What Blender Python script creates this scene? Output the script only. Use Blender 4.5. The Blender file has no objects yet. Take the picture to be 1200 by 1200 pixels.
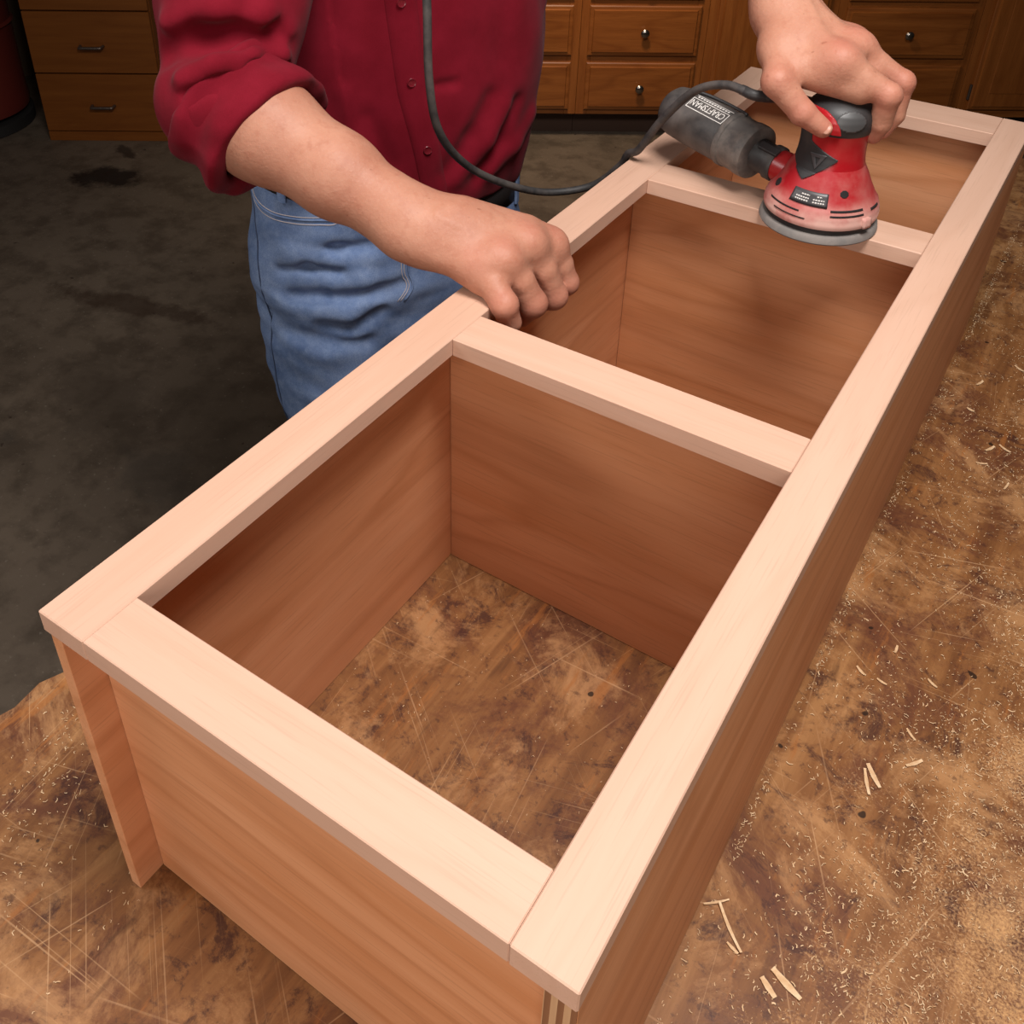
import bpy, bmesh, math, random
import numpy as np
from mathutils import Vector, Matrix

random.seed(7); rng = np.random.default_rng(7)
S = bpy.context.scene
COL = S.collection
BZ = 0.76                                     # height of the bench top above the floor

# ------------------------------------------------------------------ camera, world, lights, exposure
cam_d = bpy.data.cameras.new('camera'); cam = bpy.data.objects.new('camera', cam_d); COL.objects.link(cam)
cam_d.sensor_width = 36; cam_d.lens = 35.32; cam_d.clip_start = 0.02
cam_d.shift_x = 0.03824; cam_d.shift_y = -0.19724
cam.matrix_world = Matrix(((0.830652, -0.308213, 0.463704, 0.476929),
                           (0.556722, 0.446654, -0.700400, -0.212322),
                           (0.008757, 0.839944, 0.542603, 0.854646 + BZ), (0, 0, 0, 1)))
S.camera = cam
S.view_settings.view_transform = 'Standard'; S.view_settings.look = 'None'
S.view_settings.gamma = 1; S.view_settings.use_curve_mapping = False
S.view_settings.exposure = 0.0
W = bpy.data.worlds.new('world'); S.world = W; W.use_nodes = True
W.node_tree.nodes['Background'].inputs[0].default_value = (1.0, 0.86, 0.72, 1)
W.node_tree.nodes['Background'].inputs[1].default_value = 0.02

def area(name, loc, target, size, power, color, size_y=None):
    d = bpy.data.lights.new(name, 'AREA'); d.energy = power; d.color = color
    d.shape = 'RECTANGLE'; d.size = size; d.size_y = size_y or size
    o = bpy.data.objects.new(name, d); COL.objects.link(o); o.location = loc
    o.rotation_euler = (Vector(target) - Vector(loc)).to_track_quat('-Z', 'Y').to_euler()
    return o
area('key_softbox', (0.52, 0.20, BZ + 1.95), (0.20, 0.50, BZ + 0.3), 0.62, 46, (1.0, 0.965, 0.935))
area('left_softbox', (-1.25, -0.5, BZ + 1.5), (-0.2, 0.6, BZ + 0.2), 0.6, 12, (1.0, 0.96, 0.93))
area('fill_softbox', (0.70, -1.30, BZ + 0.85), (0.25, 0.3, BZ + 0.15), 0.9, 17, (1.0, 0.93, 0.86))
area('back_fill', (-0.95, 2.45, 2.0), (-1.35, 3.30, 0.35), 0.25, 8.0, (1.0, 0.78, 0.55)).data.spread = math.radians(100)  # added fill that brightens the middle base cabinets

# ------------------------------------------------------------------ object helpers
def link(name, me, mat=None, parent=None, smooth=False):
    o = bpy.data.objects.new(name, me); COL.objects.link(o)
    if mat is not None and not me.materials: me.materials.append(mat)
    if parent is not None: o.parent = parent
    if smooth: me.polygons.foreach_set('use_smooth', [True] * len(me.polygons))
    return o
def tag(o, label=None, cat=None, group=None, kind=None):
    if label: o['label'] = label
    if cat: o['category'] = cat
    if group: o['group'] = group
    if kind: o['kind'] = kind
    return o
def thing(name, label, cat, loc=(0, 0, 0), rz=0.0, group=None):
    o = bpy.data.objects.new(name, None); COL.objects.link(o); o.empty_display_size = 0.05
    o.location = loc; o.rotation_euler = (0, 0, rz)
    return tag(o, label, cat, group)
def from_bm(name, bm, mat, parent=None, smooth=False, shift=None):
    if shift is not None: bmesh.ops.translate(bm, verts=bm.verts, vec=shift)
    me = bpy.data.meshes.new(name); bm.normal_update(); bm.to_mesh(me); bm.free()
    return link(name, me, mat, parent, smooth)
def add_box(bm, lo, hi, bev=0.0, seg=1):
    c = [(a + b) / 2 for a, b in zip(lo, hi)]; s = [abs(b - a) for a, b in zip(lo, hi)]
    t = bmesh.new(); bmesh.ops.create_cube(t, size=1.0, matrix=Matrix.Translation(c) @ Matrix.Diagonal((*s, 1)))
    if bev: bmesh.ops.bevel(t, geom=t.edges[:], offset=bev, segments=seg, affect='EDGES', profile=0.5)
    me = bpy.data.meshes.new('tmp'); t.to_mesh(me); t.free(); bm.from_mesh(me); bpy.data.meshes.remove(me)
    return bm
def box(name, lo, hi, mat, parent=None, bev=0.0008, seg=1):
    return from_bm(name, add_box(bmesh.new(), lo, hi, bev, seg), mat, parent)
def lathe(name, prof, mat, parent=None, M=None, n=64, smooth=True, caps=True):
    """prof = [(radius, height)], turned about the local z axis, then placed by M"""
    bm = bmesh.new(); rings = []
    for r, h in prof:
        rings.append([bm.verts.new((r * math.cos(2 * math.pi * i / n), r * math.sin(2 * math.pi * i / n), h)) for i in range(n)])
    for a, b in zip(rings, rings[1:]):
        for i in range(n): bm.faces.new((a[i], a[(i + 1) % n], b[(i + 1) % n], b[i]))
    if caps: bm.faces.new(rings[0][::-1]); bm.faces.new(rings[-1])
    if M is not None: bmesh.ops.transform(bm, matrix=M, verts=bm.verts)
    bmesh.ops.recalc_face_normals(bm, faces=bm.faces)
    o = from_bm(name, bm, mat, parent, smooth)
    if smooth: sharp(o)
    return o
def sharp(o, ang=38):
    me = o.data
    bm = bmesh.new(); bm.from_mesh(me)
    for e in bm.edges:
        if len(e.link_faces) == 2 and e.calc_face_angle(0) > math.radians(ang): e.smooth = False
    bm.to_mesh(me); bm.free()
def spline(pts, per=8):
    P = [np.array(p, float) for p in pts]; P = [2 * P[0] - P[1]] + P + [2 * P[-1] - P[-2]]; out = []
    for i in range(1, len(P) - 2):
        for j in range(per):
            t = j / per; a, b, c, d = P[i - 1:i + 3]
            out.append(0.5 * (2 * b + (c - a) * t + (2 * a - 5 * b + 4 * c - d) * t * t + (3 * b - a - 3 * c + d) * t ** 3))
    return out + [P[-2]]
def tube(name, pts, r, mat, parent=None, n=10, per=8, shift=(0, 0, 0)):
    P = [Vector(p) + Vector(shift) for p in spline(pts, per)]
    R = r if callable(r) else (lambda t: r)
    bm = bmesh.new(); rings = []; up = Vector((0.3, 0.2, 1)).normalized()
    for i, p in enumerate(P):
        d = (P[min(i + 1, len(P) - 1)] - P[max(i - 1, 0)]).normalized()
        s = d.cross(up).normalized(); up = s.cross(d).normalized(); rr = R(i / (len(P) - 1))
        rings.append([bm.verts.new(p + rr * (math.cos(2 * math.pi * k / n) * s + math.sin(2 * math.pi * k / n) * up)) for k in range(n)])
    for a, b in zip(rings, rings[1:]):
        for k in range(n): bm.faces.new((a[k], a[(k + 1) % n], b[(k + 1) % n], b[k]))
    bm.faces.new(rings[0][::-1]); bm.faces.new(rings[-1])
    bmesh.ops.recalc_face_normals(bm, faces=bm.faces)
    return from_bm(name, bm, mat, parent, True)

# ------------------------------------------------------------------ material helpers
class NT:
    def __init__(s, name, rough=0.5, spec=0.5):
        s.m = bpy.data.materials.new(name); s.m.use_nodes = True; s.t = s.m.node_tree
        s.b = s.t.nodes['Principled BSDF']; s.b.inputs['Roughness'].default_value = rough
        s.b.inputs['Specular IOR Level'].default_value = spec
        s.out = s.t.nodes['Material Output']
        s.tc = s.t.nodes.new('ShaderNodeTexCoord')
    def n(s, typ, **kw):
        nd = s.t.nodes.new('ShaderNode' + typ)
        for k, v in kw.items():
            if hasattr(nd, k) and k not in nd.inputs: setattr(nd, k, v)
        for k, v in kw.items():
            key = k.replace('_', ' ')
            i = nd.inputs.get(key) or nd.inputs.get(k)
            if i is not None and not (hasattr(nd, k) and k not in nd.inputs): s.set(i, v)
        return nd
    def set(s, i, v):
        if isinstance(v, bpy.types.NodeSocket): s.t.links.new(v, i)
        else:
            if i.type == 'RGBA' and len(v) == 3: v = (*v, 1)
            i.default_value = v
    def map(s, scale=(1, 1, 1), rot=(0, 0, 0), loc=(0, 0, 0), src=None):
        nd = s.t.nodes.new('ShaderNodeMapping')
        nd.inputs['Scale'].default_value = scale; nd.inputs['Rotation'].default_value = rot
        s.set(nd.inputs['Location'], loc)
        s.t.links.new(src or s.tc.outputs['Object'], nd.inputs['Vector']); return nd.outputs[0]
    def noise(s, vec, scale=5, detail=4, rough=0.5, dist=0.0):
        nd = s.t.nodes.new('ShaderNodeTexNoise'); s.t.links.new(vec, nd.inputs['Vector'])
        nd.inputs['Scale'].default_value = scale; nd.inputs['Detail'].default_value = detail
        nd.inputs['Roughness'].default_value = rough; nd.inputs['Distortion'].default_value = dist
        return nd.outputs['Fac']
    def ramp(s, fac, stops, interp='LINEAR'):
        nd = s.t.nodes.new('ShaderNodeValToRGB'); s.t.links.new(fac, nd.inputs[0]); cr = nd.color_ramp
        cr.interpolation = interp
        while len(cr.elements) < len(stops): cr.elements.new(0.5)
        for e, (p, c) in zip(cr.elements, stops):
            e.position = p; e.color = (c, c, c, 1) if isinstance(c, (int, float)) else (*c, 1)
        return nd.outputs[0]
    def mix(s, fac, a, b, mode='MIX'):
        nd = s.t.nodes.new('ShaderNodeMix'); nd.data_type = 'RGBA'; nd.blend_type = mode
        s.set(nd.inputs[0], fac); s.set(nd.inputs[6], a); s.set(nd.inputs[7], b); return nd.outputs[2]
    def math(s, op, a, b=0.0):
        nd = s.t.nodes.new('ShaderNodeMath'); nd.operation = op; s.set(nd.inputs[0], a); s.set(nd.inputs[1], b); return nd.outputs[0]
    def bump(s, h, strength=0.3, dist=0.001):
        nd = s.t.nodes.new('ShaderNodeBump'); nd.inputs['Strength'].default_value = strength
        nd.inputs['Distance'].default_value = dist; s.set(nd.inputs['Height'], h)
        s.t.links.new(nd.outputs[0], s.b.inputs['Normal'])
    def col(s, c): s.set(s.b.inputs['Base Color'], c); return s.m
    def rnd(s, k):
        oi = s.t.nodes.new('ShaderNodeObjectInfo'); v = s.t.nodes.new('ShaderNodeCombineXYZ')
        m = s.math('MULTIPLY', oi.outputs['Random'], k)
        for i in range(3): s.t.links.new(m, v.inputs[i])
        return v.outputs[0]

def plain(name, c, rough=0.5, metal=0.0, spec=0.5):
    t = NT(name, rough, spec); t.b.inputs['Metallic'].default_value = metal
    v = t.noise(t.map((1, 1, 1)), 60, 3)
    return t.col(t.mix(t.ramp(v, [(0.3, 0.0), (0.7, 0.35)]), c, tuple(x * 0.8 for x in c)))

def wood(name, axis, light, dark, pore=0.5, wave=0.0, rough=0.5, fine=9.0, spec=0.25, wscale=1.0):
    """long grain along one object axis"""
    t = NT(name, rough, spec); ax = 'xyz'.index(axis)
    off = t.rnd(7.0)
    def sc(along, cross): v = [cross] * 3; v[ax] = along; return tuple(v)
    base = t.noise(t.map(sc(0.5, fine), loc=off), 4.0, 5, 0.6, 0.3)
    c = t.mix(t.ramp(base, [(0.30, 0.0), (0.72, 1.0)]), dark, light)
    if wave:
        d = t.noise(t.map(sc(0.42, 3.4), loc=off), 1.5 * wscale, 3, 0.45)
        w = t.math('FRACT', t.math('MULTIPLY', d, 11.0))
        lines = t.ramp(w, [(0.0, 1.0), (0.16, 0.25), (0.45, 0.0), (0.84, 0.05), (1.0, 1.0)])
        c = t.mix(t.math('MULTIPLY', lines, wave), c, tuple(x * k for x, k in zip(dark, (0.72, 0.62, 0.52))))
    p = t.noise(t.map(sc(14, 560), loc=off), 1.0, 2, 0.6)
    pm = t.math('MULTIPLY', t.ramp(p, [(0.56, 0.0), (0.70, 1.0)]), pore)
    c = t.mix(pm, c, tuple(x * 0.62 for x in dark))
    big = t.noise(t.map(sc(1.0, 3.0), loc=off), 2.2, 2)
    c = t.mix(t.ramp(big, [(0.35, 0.0), (0.7, 0.22)]), c, tuple(x * 0.86 for x in light))
    t.bump(t.math('ADD', base, t.math('MULTIPLY', p, -0.5)), 0.12, 0.0006)
    return t.col(c)

OAK_L, OAK_D = (0.63, 0.400, 0.295), (0.56, 0.332, 0.232)
VEN_L, VEN_D = (0.71, 0.345, 0.180), (0.57, 0.232, 0.096)
M_stile = wood('solid_oak_along', 'y', OAK_L, OAK_D, 0.22, 0.10, fine=6)
M_rail = wood('solid_oak_across', 'x', OAK_L, OAK_D, 0.22, 0.10, fine=6)
M_ven_y = wood('oak_veneer_along', 'y', VEN_L, VEN_D, 0.35, 0.42, fine=6)
M_ven_x = wood('oak_veneer_across', 'x', VEN_L, VEN_D, 0.35, 0.42, fine=6)
HON_L, HON_D = (0.30, 0.096, 0.020), (0.19, 0.053, 0.009)
M_hon_x = wood('honey_oak_across', 'x', HON_L, HON_D, 0.6, 0.5, rough=0.35, spec=0.5)
M_hon_z = wood('honey_oak_upright', 'z', HON_L, HON_D, 0.6, 0.3, rough=0.35, spec=0.5)
M_file = wood('file_cabinet_oak', 'x', (0.20, 0.062, 0.010), (0.15, 0.042, 0.006), 0.3, 0.25, rough=0.45, spec=0.3)
M_black = plain('black_void', (0.012, 0.010, 0.009), 0.7)
M_knob = plain('pewter_knob', (0.32, 0.28, 0.25), 0.25, 1.0)
M_pull = plain('bronze_pull', (0.16, 0.12, 0.10), 0.35, 0.8)

def ply_edge():
    t = NT('plywood_edge', 0.6, 0.2)
    x = t.n('SeparateXYZ'); t.t.links.new(t.tc.outputs['Object'], x.inputs[0])
    f = t.math('FRACT', t.math('MULTIPLY', x.outputs[0], 1 / 0.0074))
    g = t.noise(t.map((200, 200, 8)), 1.0, 3)
    c = t.ramp(f, [(0.0, (0.56, 0.33, 0.18)), (0.5, (0.62, 0.38, 0.21)), (0.52, (0.22, 0.095, 0.045)), (0.98, (0.26, 0.115, 0.055))])
    return t.col(t.mix(t.ramp(g, [(0.4, 0.0), (0.7, 0.35)]), c, (0.25, 0.12, 0.06)))
M_ply = ply_edge()

# ------------------------------------------------------------------ implicit surfaces for the person
class Field:
    def __init__(s, lo, hi, h):
        s.h = h; s.ax = [np.arange(a, b + h, h, dtype=np.float32) for a, b in zip(lo, hi)]
        s.f = np.full([len(a) for a in s.ax], 0.2, np.float32)
    def like(s):
        o = Field.__new__(Field); o.h = s.h; o.ax = s.ax; o.f = np.full_like(s.f, 0.2); return o
    def sub(s, lo, hi):
        sl = []
        for a, l, u in zip(s.ax, lo, hi):
            i = max(0, int((l - a[0]) / s.h)); j = min(len(a), int((u - a[0]) / s.h) + 2); sl.append(slice(i, max(i, j)))
        X, Y, Z = (a[q] for a, q in zip(s.ax, sl))
        return tuple(sl), X[:, None, None], Y[None, :, None], Z[None, None, :]
    def cap(s, a, b, ra, rb, k=0.01, op='union'):
        a = np.array(a, float); b = np.array(b, float); pad = max(ra, rb) + 2.5 * k + 0.02
        sl, X, Y, Z = s.sub(np.minimum(a, b) - pad, np.maximum(a, b) + pad)
        if 0 in s.f[sl].shape: return s
        ab = b - a; L = max(ab @ ab, 1e-12)
        t = np.clip(((X - a[0]) * ab[0] + (Y - a[1]) * ab[1] + (Z - a[2]) * ab[2]) / L, 0, 1).astype(np.float32)
        d = np.sqrt((X - a[0] - t * ab[0]) ** 2 + (Y - a[1] - t * ab[1]) ** 2 + (Z - a[2] - t * ab[2]) ** 2) - (ra + (rb - ra) * t)
        s.blend(sl, d, k, op); return s
    def ell(s, c, r, axes=None, k=0.01, op='union'):
        c = np.array(c, float); r = np.array(r, float); pad = r.max() + 2.5 * k + 0.02
        sl, X, Y, Z = s.sub(c - pad, c + pad)
        if 0 in s.f[sl].shape: return s
        A = np.eye(3) if axes is None else np.array(axes, float)
        p = [((X - c[0]) * e[0] + (Y - c[1]) * e[1] + (Z - c[2]) * e[2]) / q for e, q in zip(A, r)]
        q = np.sqrt(p[0] ** 2 + p[1] ** 2 + p[2] ** 2); g = np.sqrt((p[0] / r[0]) ** 2 + (p[1] / r[1]) ** 2 + (p[2] / r[2]) ** 2)
        s.blend(sl, (q * (q - 1) / np.maximum(g, 1e-6)).astype(np.float32), k, op); return s
    def chain(s, pts, rad, k=0.006):
        for a, b, ra, rb in zip(pts, pts[1:], rad, rad[1:]): s.cap(a, b, ra, rb, k)
        return s
    def stack(s, zs, cen, wa, wb, e1, e2, k=0.02, clip=True):
        """upright form with elliptical sections: centre, half width and half depth given at heights zs"""
        zs = np.array(zs); cen = np.array(cen); Z = s.ax[2]; zq = np.clip(Z, zs[0], zs[-1])
        it = lambda v: smooth_interp(zq, zs, v)[None, None, :].astype(np.float32)
        cx, cy, a, b = it(cen[:, 0]), it(cen[:, 1]), it(np.array(wa)), it(np.array(wb))
        X = s.ax[0][:, None, None]; Y = s.ax[1][None, :, None]
        u = (X - cx) * e1[0] + (Y - cy) * e1[1]; v = (X - cx) * e2[0] + (Y - cy) * e2[1]
        d = (np.sqrt((u / a) ** 2 + (v / b) ** 2) - 1) * np.minimum(a, b)
        if clip: d = np.maximum(d, np.maximum(Z - zs[-1], zs[0] - Z)[None, None, :])
        s.blend((slice(None),) * 3, d.astype(np.float32), k); return s
    def blend(s, sl, d, k, op='union'):
        f = s.f[sl]
        if op == 'union':
            h = np.clip(0.5 + 0.5 * (f - d) / k, 0, 1); s.f[sl] = f + (d - f) * h - k * h * (1 - h)
        elif op == 'cut':
            d = -d; h = np.clip(0.5 - 0.5 * (f - d) / k, 0, 1); s.f[sl] = f + (d - f) * h + k * h * (1 - h)
    def add(s, o, k): s.blend((slice(None),) * 3, o.f, k); return s
    def fold(s, pts, w, amp):
        """a soft ridge (amp > 0) or valley (amp < 0) along a polyline"""
        for a, b in zip(pts, pts[1:]):
            a = np.array(a, float); b = np.array(b, float)
            sl, X, Y, Z = s.sub(np.minimum(a, b) - 3 * w, np.maximum(a, b) + 3 * w)
            if 0 in s.f[sl].shape: continue
            ab = b - a; L = max(ab @ ab, 1e-12)
            t0 = ((X - a[0]) * ab[0] + (Y - a[1]) * ab[1] + (Z - a[2]) * ab[2]) / L; t = np.clip(t0, 0, 1)
            d2 = (X - a[0] - t * ab[0]) ** 2 + (Y - a[1] - t * ab[1]) ** 2 + (Z - a[2] - t * ab[2]) ** 2
            s.f[sl] -= (amp * np.exp(-d2 / (w * w))).astype(np.float32)
        return s
    def wrinkle(s, fn, band=0.03):
        i = np.nonzero(np.abs(s.f) < band); p = np.stack([a[j] for a, j in zip(s.ax, i)], 1)
        s.f[i] -= fn(p).astype(np.float32); return s
    def mesh(s):
        """surface nets"""
        f = s.f; ins = f < 0; sh = np.array(f.shape) - 1
        c8 = [(i, j, k) for i in (0, 1) for j in (0, 1) for k in (0, 1)]
        cnt = np.zeros(sh, np.uint8)
        for i, j, k in c8: cnt += ins[i:i + sh[0], j:j + sh[1], k:k + sh[2]]
        act = np.argwhere((cnt > 0) & (cnt < 8)); idx = np.full(sh, -1, np.int32); idx[tuple(act.T)] = np.arange(len(act))
        V = {c: f[act[:, 0] + c[0], act[:, 1] + c[1], act[:, 2] + c[2]] for c in c8}
        acc = np.zeros((len(act), 3)); num = np.zeros(len(act))
        for a in c8:
            for d in range(3):
                if a[d]: continue
                b = list(a); b[d] = 1; va, vb = V[a], V[tuple(b)]; m = (va < 0) != (vb < 0)
                t = np.where(m, va / np.where(m, va - vb, 1), 0); p = np.tile(np.array(a, float), (len(act), 1)); p[:, d] = t
                acc += np.where(m[:, None], p, 0); num += m
        P = act + acc / num[:, None]; P = P * s.h + np.array([a[0] for a in s.ax])
        F = []
        for d in range(3):
            o1, o2 = [(1, 2), (2, 0), (0, 1)][d]
            A = [slice(1, -1)] * 3; A[d] = slice(0, -1); B = list(A); B[d] = slice(1, None)
            a, b = ins[tuple(A)], ins[tuple(B)]; e = np.argwhere(a != b); flip = a[tuple(e.T)]
            e[:, [q for q in range(3) if q != d]] += 1
            q = []
            for s1, s2 in ((0, 0), (-1, 0), (-1, -1), (0, -1)):
                w = e.copy(); w[:, o1] += s1; w[:, o2] += s2; q.append(idx[tuple(w.T)])
            q = np.stack(q, 1); q[~flip] = q[~flip][:, ::-1]; F.append(q)
        F = np.concatenate(F); F = F[(F >= 0).all(1)]
        return P, F
def smooth_interp(x, xp, fp):
    """Catmull-Rom through irregular knots"""
    xp = np.asarray(xp, float); fp = np.asarray(fp, float); m = np.gradient(fp, xp)
    i = np.clip(np.searchsorted(xp, x) - 1, 0, len(xp) - 2); h = xp[i + 1] - xp[i]; t = (x - xp[i]) / h
    return ((2 * t ** 3 - 3 * t ** 2 + 1) * fp[i] + (t ** 3 - 2 * t ** 2 + t) * h * m[i]
            + (-2 * t ** 3 + 3 * t ** 2) * fp[i + 1] + (t ** 3 - t ** 2) * h * m[i + 1])
LAT = rng.random((32, 32, 32)).astype(np.float32)
def vnoise(p, freq):
    q = np.asarray(p) * np.asarray(freq); i = np.floor(q).astype(int); t = q - i; t = t * t * (3 - 2 * t); r = 0
    for a in (0, 1):
        for b in (0, 1):
            for c in (0, 1):
                w = (t[:, 0] if a else 1 - t[:, 0]) * (t[:, 1] if b else 1 - t[:, 1]) * (t[:, 2] if c else 1 - t[:, 2])
                r = r + w * LAT[(i[:, 0] + a) % 32, (i[:, 1] + b) % 32, (i[:, 2] + c) % 32]
    return r * 2 - 1
def np_mesh(name, P, F):
    me = bpy.data.meshes.new(name); n = len(F)
    me.vertices.add(len(P)); me.vertices.foreach_set('co', np.asarray(P, np.float32).ravel())
    me.loops.add(n * 4); me.loops.foreach_set('vertex_index', F.ravel().astype(np.int32))
    me.polygons.add(n); me.polygons.foreach_set('loop_start', np.arange(n, dtype=np.int32) * 4)
    me.polygons.foreach_set('use_smooth', np.ones(n, bool)); me.update(calc_edges=True); me.validate()
    return me
def relax(P, F, it=2, lam=0.5):
    E = np.concatenate([F[:, [0, 1]], F[:, [1, 2]], F[:, [2, 3]], F[:, [3, 0]]])
    deg = np.bincount(E.ravel(), minlength=len(P))[:, None]
    for _ in range(it):
        for l in (lam, -lam * 1.03):
            A = np.zeros_like(P)
            for d in range(3):
                A[:, d] = np.bincount(E[:, 0], P[E[:, 1], d], len(P)) + np.bincount(E[:, 1], P[E[:, 0], d], len(P))
            P = P + l * (A / np.maximum(deg, 1) - P)
    return P
def V3(*a): return np.array(a, float)

# ================================================================== SETTING
RU = V3(0.83064, 0.55681, 0); RW = V3(-0.55681, 0.83064, 0)       # room axes: along the back wall, and away from the photographer
RA = math.atan2(RU[1], RU[0]); C0 = V3(0.476929, -0.212322, 0)
def room(a, d, z=0.0): return C0 + RU * a + RW * d + V3(0, 0, z)

def concrete():
    t = NT('oil_stained_concrete', 0.55, 0.35); O = t.map()
    n1 = t.noise(O, 1.3, 6, 0.6); n2 = t.noise(O, 9, 6, 0.65); n3 = t.noise(O, 90, 3)
    c = t.ramp(n1, [(0.3, (0.088, 0.063, 0.044)), (0.7, (0.155, 0.115, 0.082))])
    c = t.mix(t.ramp(n2, [(0.45, 0.0), (0.62, 0.65)]), c, (0.060, 0.043, 0.030))
    c = t.mix(t.ramp(n3, [(0.64, 0.0), (0.74, 0.4)]), c, (0.26, 0.22, 0.17))
    def blot(c, x, y, rx, ry, rot, colr, amt, warp=0.5):
        m = t.map((1 / rx, 1 / ry, 1), src=t.map(rot=(0, 0, rot), loc=(0, 0, 0), src=t.map(loc=(-x, -y, 0))))
        ln = t.n('VectorMath', operation='LENGTH'); t.t.links.new(m, ln.inputs[0])
        w = t.math('ADD', ln.outputs['Value'], t.math('MULTIPLY', t.math('SUBTRACT', t.noise(O, 11, 5, 0.7), 0.5), warp * 4))
        return t.mix(t.math('MULTIPLY', t.ramp(w, [(0.55, 1.0), (1.05, 0.0)]), amt), c, colr)
    c = blot(c, -2.52, 1.86, 0.16, 0.10, -0.5, (0.012, 0.008, 0.006), 0.95)
    c = blot(c, -2.66, 2.05, 0.10, 0.03, 0.2, (0.02, 0.013, 0.009), 0.8, 0.7)
    c = blot(c, -1.75, 1.32, 0.34, 0.05, -0.25, (0.045, 0.026, 0.016), 0.7, 0.6)
    c = blot(c, -1.45, 0.98, 0.30, 0.13, 0.3, (0.060, 0.043, 0.030), 0.45, 0.6)
    c = blot(c, -1.55, 0.62, 0.22, 0.12, 0.9, (0.055, 0.045, 0.036), 0.5, 0.6)
    c = blot(c, -1.10, 0.85, 0.16, 0.10, 0.1, (0.055, 0.045, 0.036), 0.4, 0.6)
    sp = t.noise(O, 26, 3, 0.6); c = t.mix(t.ramp(sp, [(0.70, 0.0), (0.74, 0.8)]), c, (0.030, 0.018, 0.012))
    t.bump(t.math('ADD', n2, t.math('MULTIPLY', n3, 0.4)), 0.35, 0.003); t.set(t.b.inputs['Roughness'], t.ramp(n2, [(0.3, 0.75), (0.7, 0.5)]))
    return t.col(c)
fl = from_bm('floor', add_box(bmesh.new(), (-6, -3, -0.1), (5, 7, 0)), concrete()); tag(fl, kind='structure')
p = room(0, 4.45)
wb = box('wall_back', (-5.5, 0, 0), (4.0, 0.1, 2.7), plain('dim_painted_wall', (0.16, 0.10, 0.06), 0.9), bev=0)
wb.location = p; wb.rotation_euler = (0, 0, RA); tag(wb, kind='structure')

# ------------------------------------------------------------------ base cabinets along the back wall
def base_cabinet(a0, a1, kind, label, hinge=False):
    r = thing('base_cabinet', label, 'cabinet', room(a0, 3.78), RA, 'oak base cabinets along the back wall')
    w = a1 - a0 - 0.001
    bm = bmesh.new(); add_box(bm, (0, 0.02, 0.105), (w, 0.60, 0.86), 0.001); from_bm('carcass', bm, M_hon_z, r)
    st = 0.045
    for x0, x1 in ((0, st), (w - st, w)): box('frame_stile', (x0, 0, 0.105), (x1, 0.02, 0.86), M_hon_z, r, 0.0012)
    zs = [0.128, 0.319, 0.346, 0.538, 0.562, 0.70, 0.724, 0.835]
    rails = [(0.105, 0.138), (0.309, 0.356), (0.528, 0.572), (0.69, 0.734), (0.825, 0.86)] if kind == 'drawers' else [(0.105, 0.15), (0.815, 0.86)]
    for z0, z1 in rails: box('frame_rail', (st, 0.001, z0), (w - st, 0.02, z1), M_hon_x, r, 0.001)
    box('toe_kick', (0, 0.075, 0), (w, 0.09, 0.105), plain('dark_toe_kick', (0.05, 0.022, 0.012), 0.6), r)
    def knob(x, z, par):
        lathe('knob', [(0.006, 0), (0.006, 0.010), (0.010, 0.014), (0.0155, 0.019), (0.0165, 0.024), (0.012, 0.029), (0.004, 0.031)], M_knob, par,
              Matrix.Translation((x, -0.019, z)) @ Matrix.Rotation(math.pi / 2, 4, 'X'), 20)
    def front(name, x0, x1, z0, z1, m):
        bm = bmesh.new(); t_ = 0.019; e = 0.014
        o = [(x0, 0.0, z0), (x1, 0.0, z0), (x1, 0.0, z1), (x0, 0.0, z1)]
        lv = [(0, 0), (0, -0.010), (0.004, -0.0125), (e, -0.0135), (e + 0.003, -t_), (None, 0)]
        rings = []
        for ins, y in lv[:-1]:
            rings.append([bm.verts.new((x0 + ins if i in (0, 3) else x1 - ins, y, z0 + ins if i in (0, 1) else z1 - ins)) for i in range(4)])
        for a_, b_ in zip(rings, rings[1:]):
            for i in range(4): bm.faces.new((a_[i], a_[(i + 1) % 4], b_[(i + 1) % 4], b_[i]))
        bm.faces.new(rings[-1]); bm.faces.new(rings[0][::-1]); bmesh.ops.recalc_face_normals(bm, faces=bm.faces)
        return from_bm(name, bm, m, r)
    if kind == 'drawers':
        for i in range(4):
            d = front('drawer', 0.03, w - 0.03, zs[2 * i], zs[2 * i + 1], M_hon_x)
            knob(w / 2, (zs[2 * i] + zs[2 * i + 1]) / 2, d)
    else:
        d = front('door', 0.035, w - 0.035, 0.14, 0.83, M_hon_z)
        box('door_panel', (0.10, -0.021, 0.21), (w - 0.10, -0.017, 0.76), M_hon_z, d, 0.0018)
        knob(w - 0.065, 0.74, d)
        if hinge: lathe('hinge', [(0.006, -0.03), (0.006, 0.03)], M_pull, d, Matrix.Translation((0.031, -0.006, 0.212)), 12)
    return r
base_cabinet(-0.03, 0.42, 'drawers', 'oak drawer cabinet partly hidden behind the man in the red shirt')
base_cabinet(0.42, 0.90, 'drawers', 'oak drawer cabinet beside the man, its knobs seen above the dust canister')
base_cabinet(0.90, 1.385, 'door', 'oak door cabinet behind the hand on the sander')
base_cabinet(1.385, 1.93, 'drawers', 'dark oak drawer cabinet behind the far right corner of the new cabinet')
base_cabinet(1.93, 2.45, 'door', 'dark oak door cabinet at the far right edge', True)
ct = box('countertop', (-0.05, -0.03, 0.861), (2.50, 0.62, 0.90), M_hon_x, None, 0.004)
ct.location = room(0, 3.78); ct.rotation_euler = (0, 0, RA); tag(ct, 'oak countertop lying across the back base cabinets', 'countertop')

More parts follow.
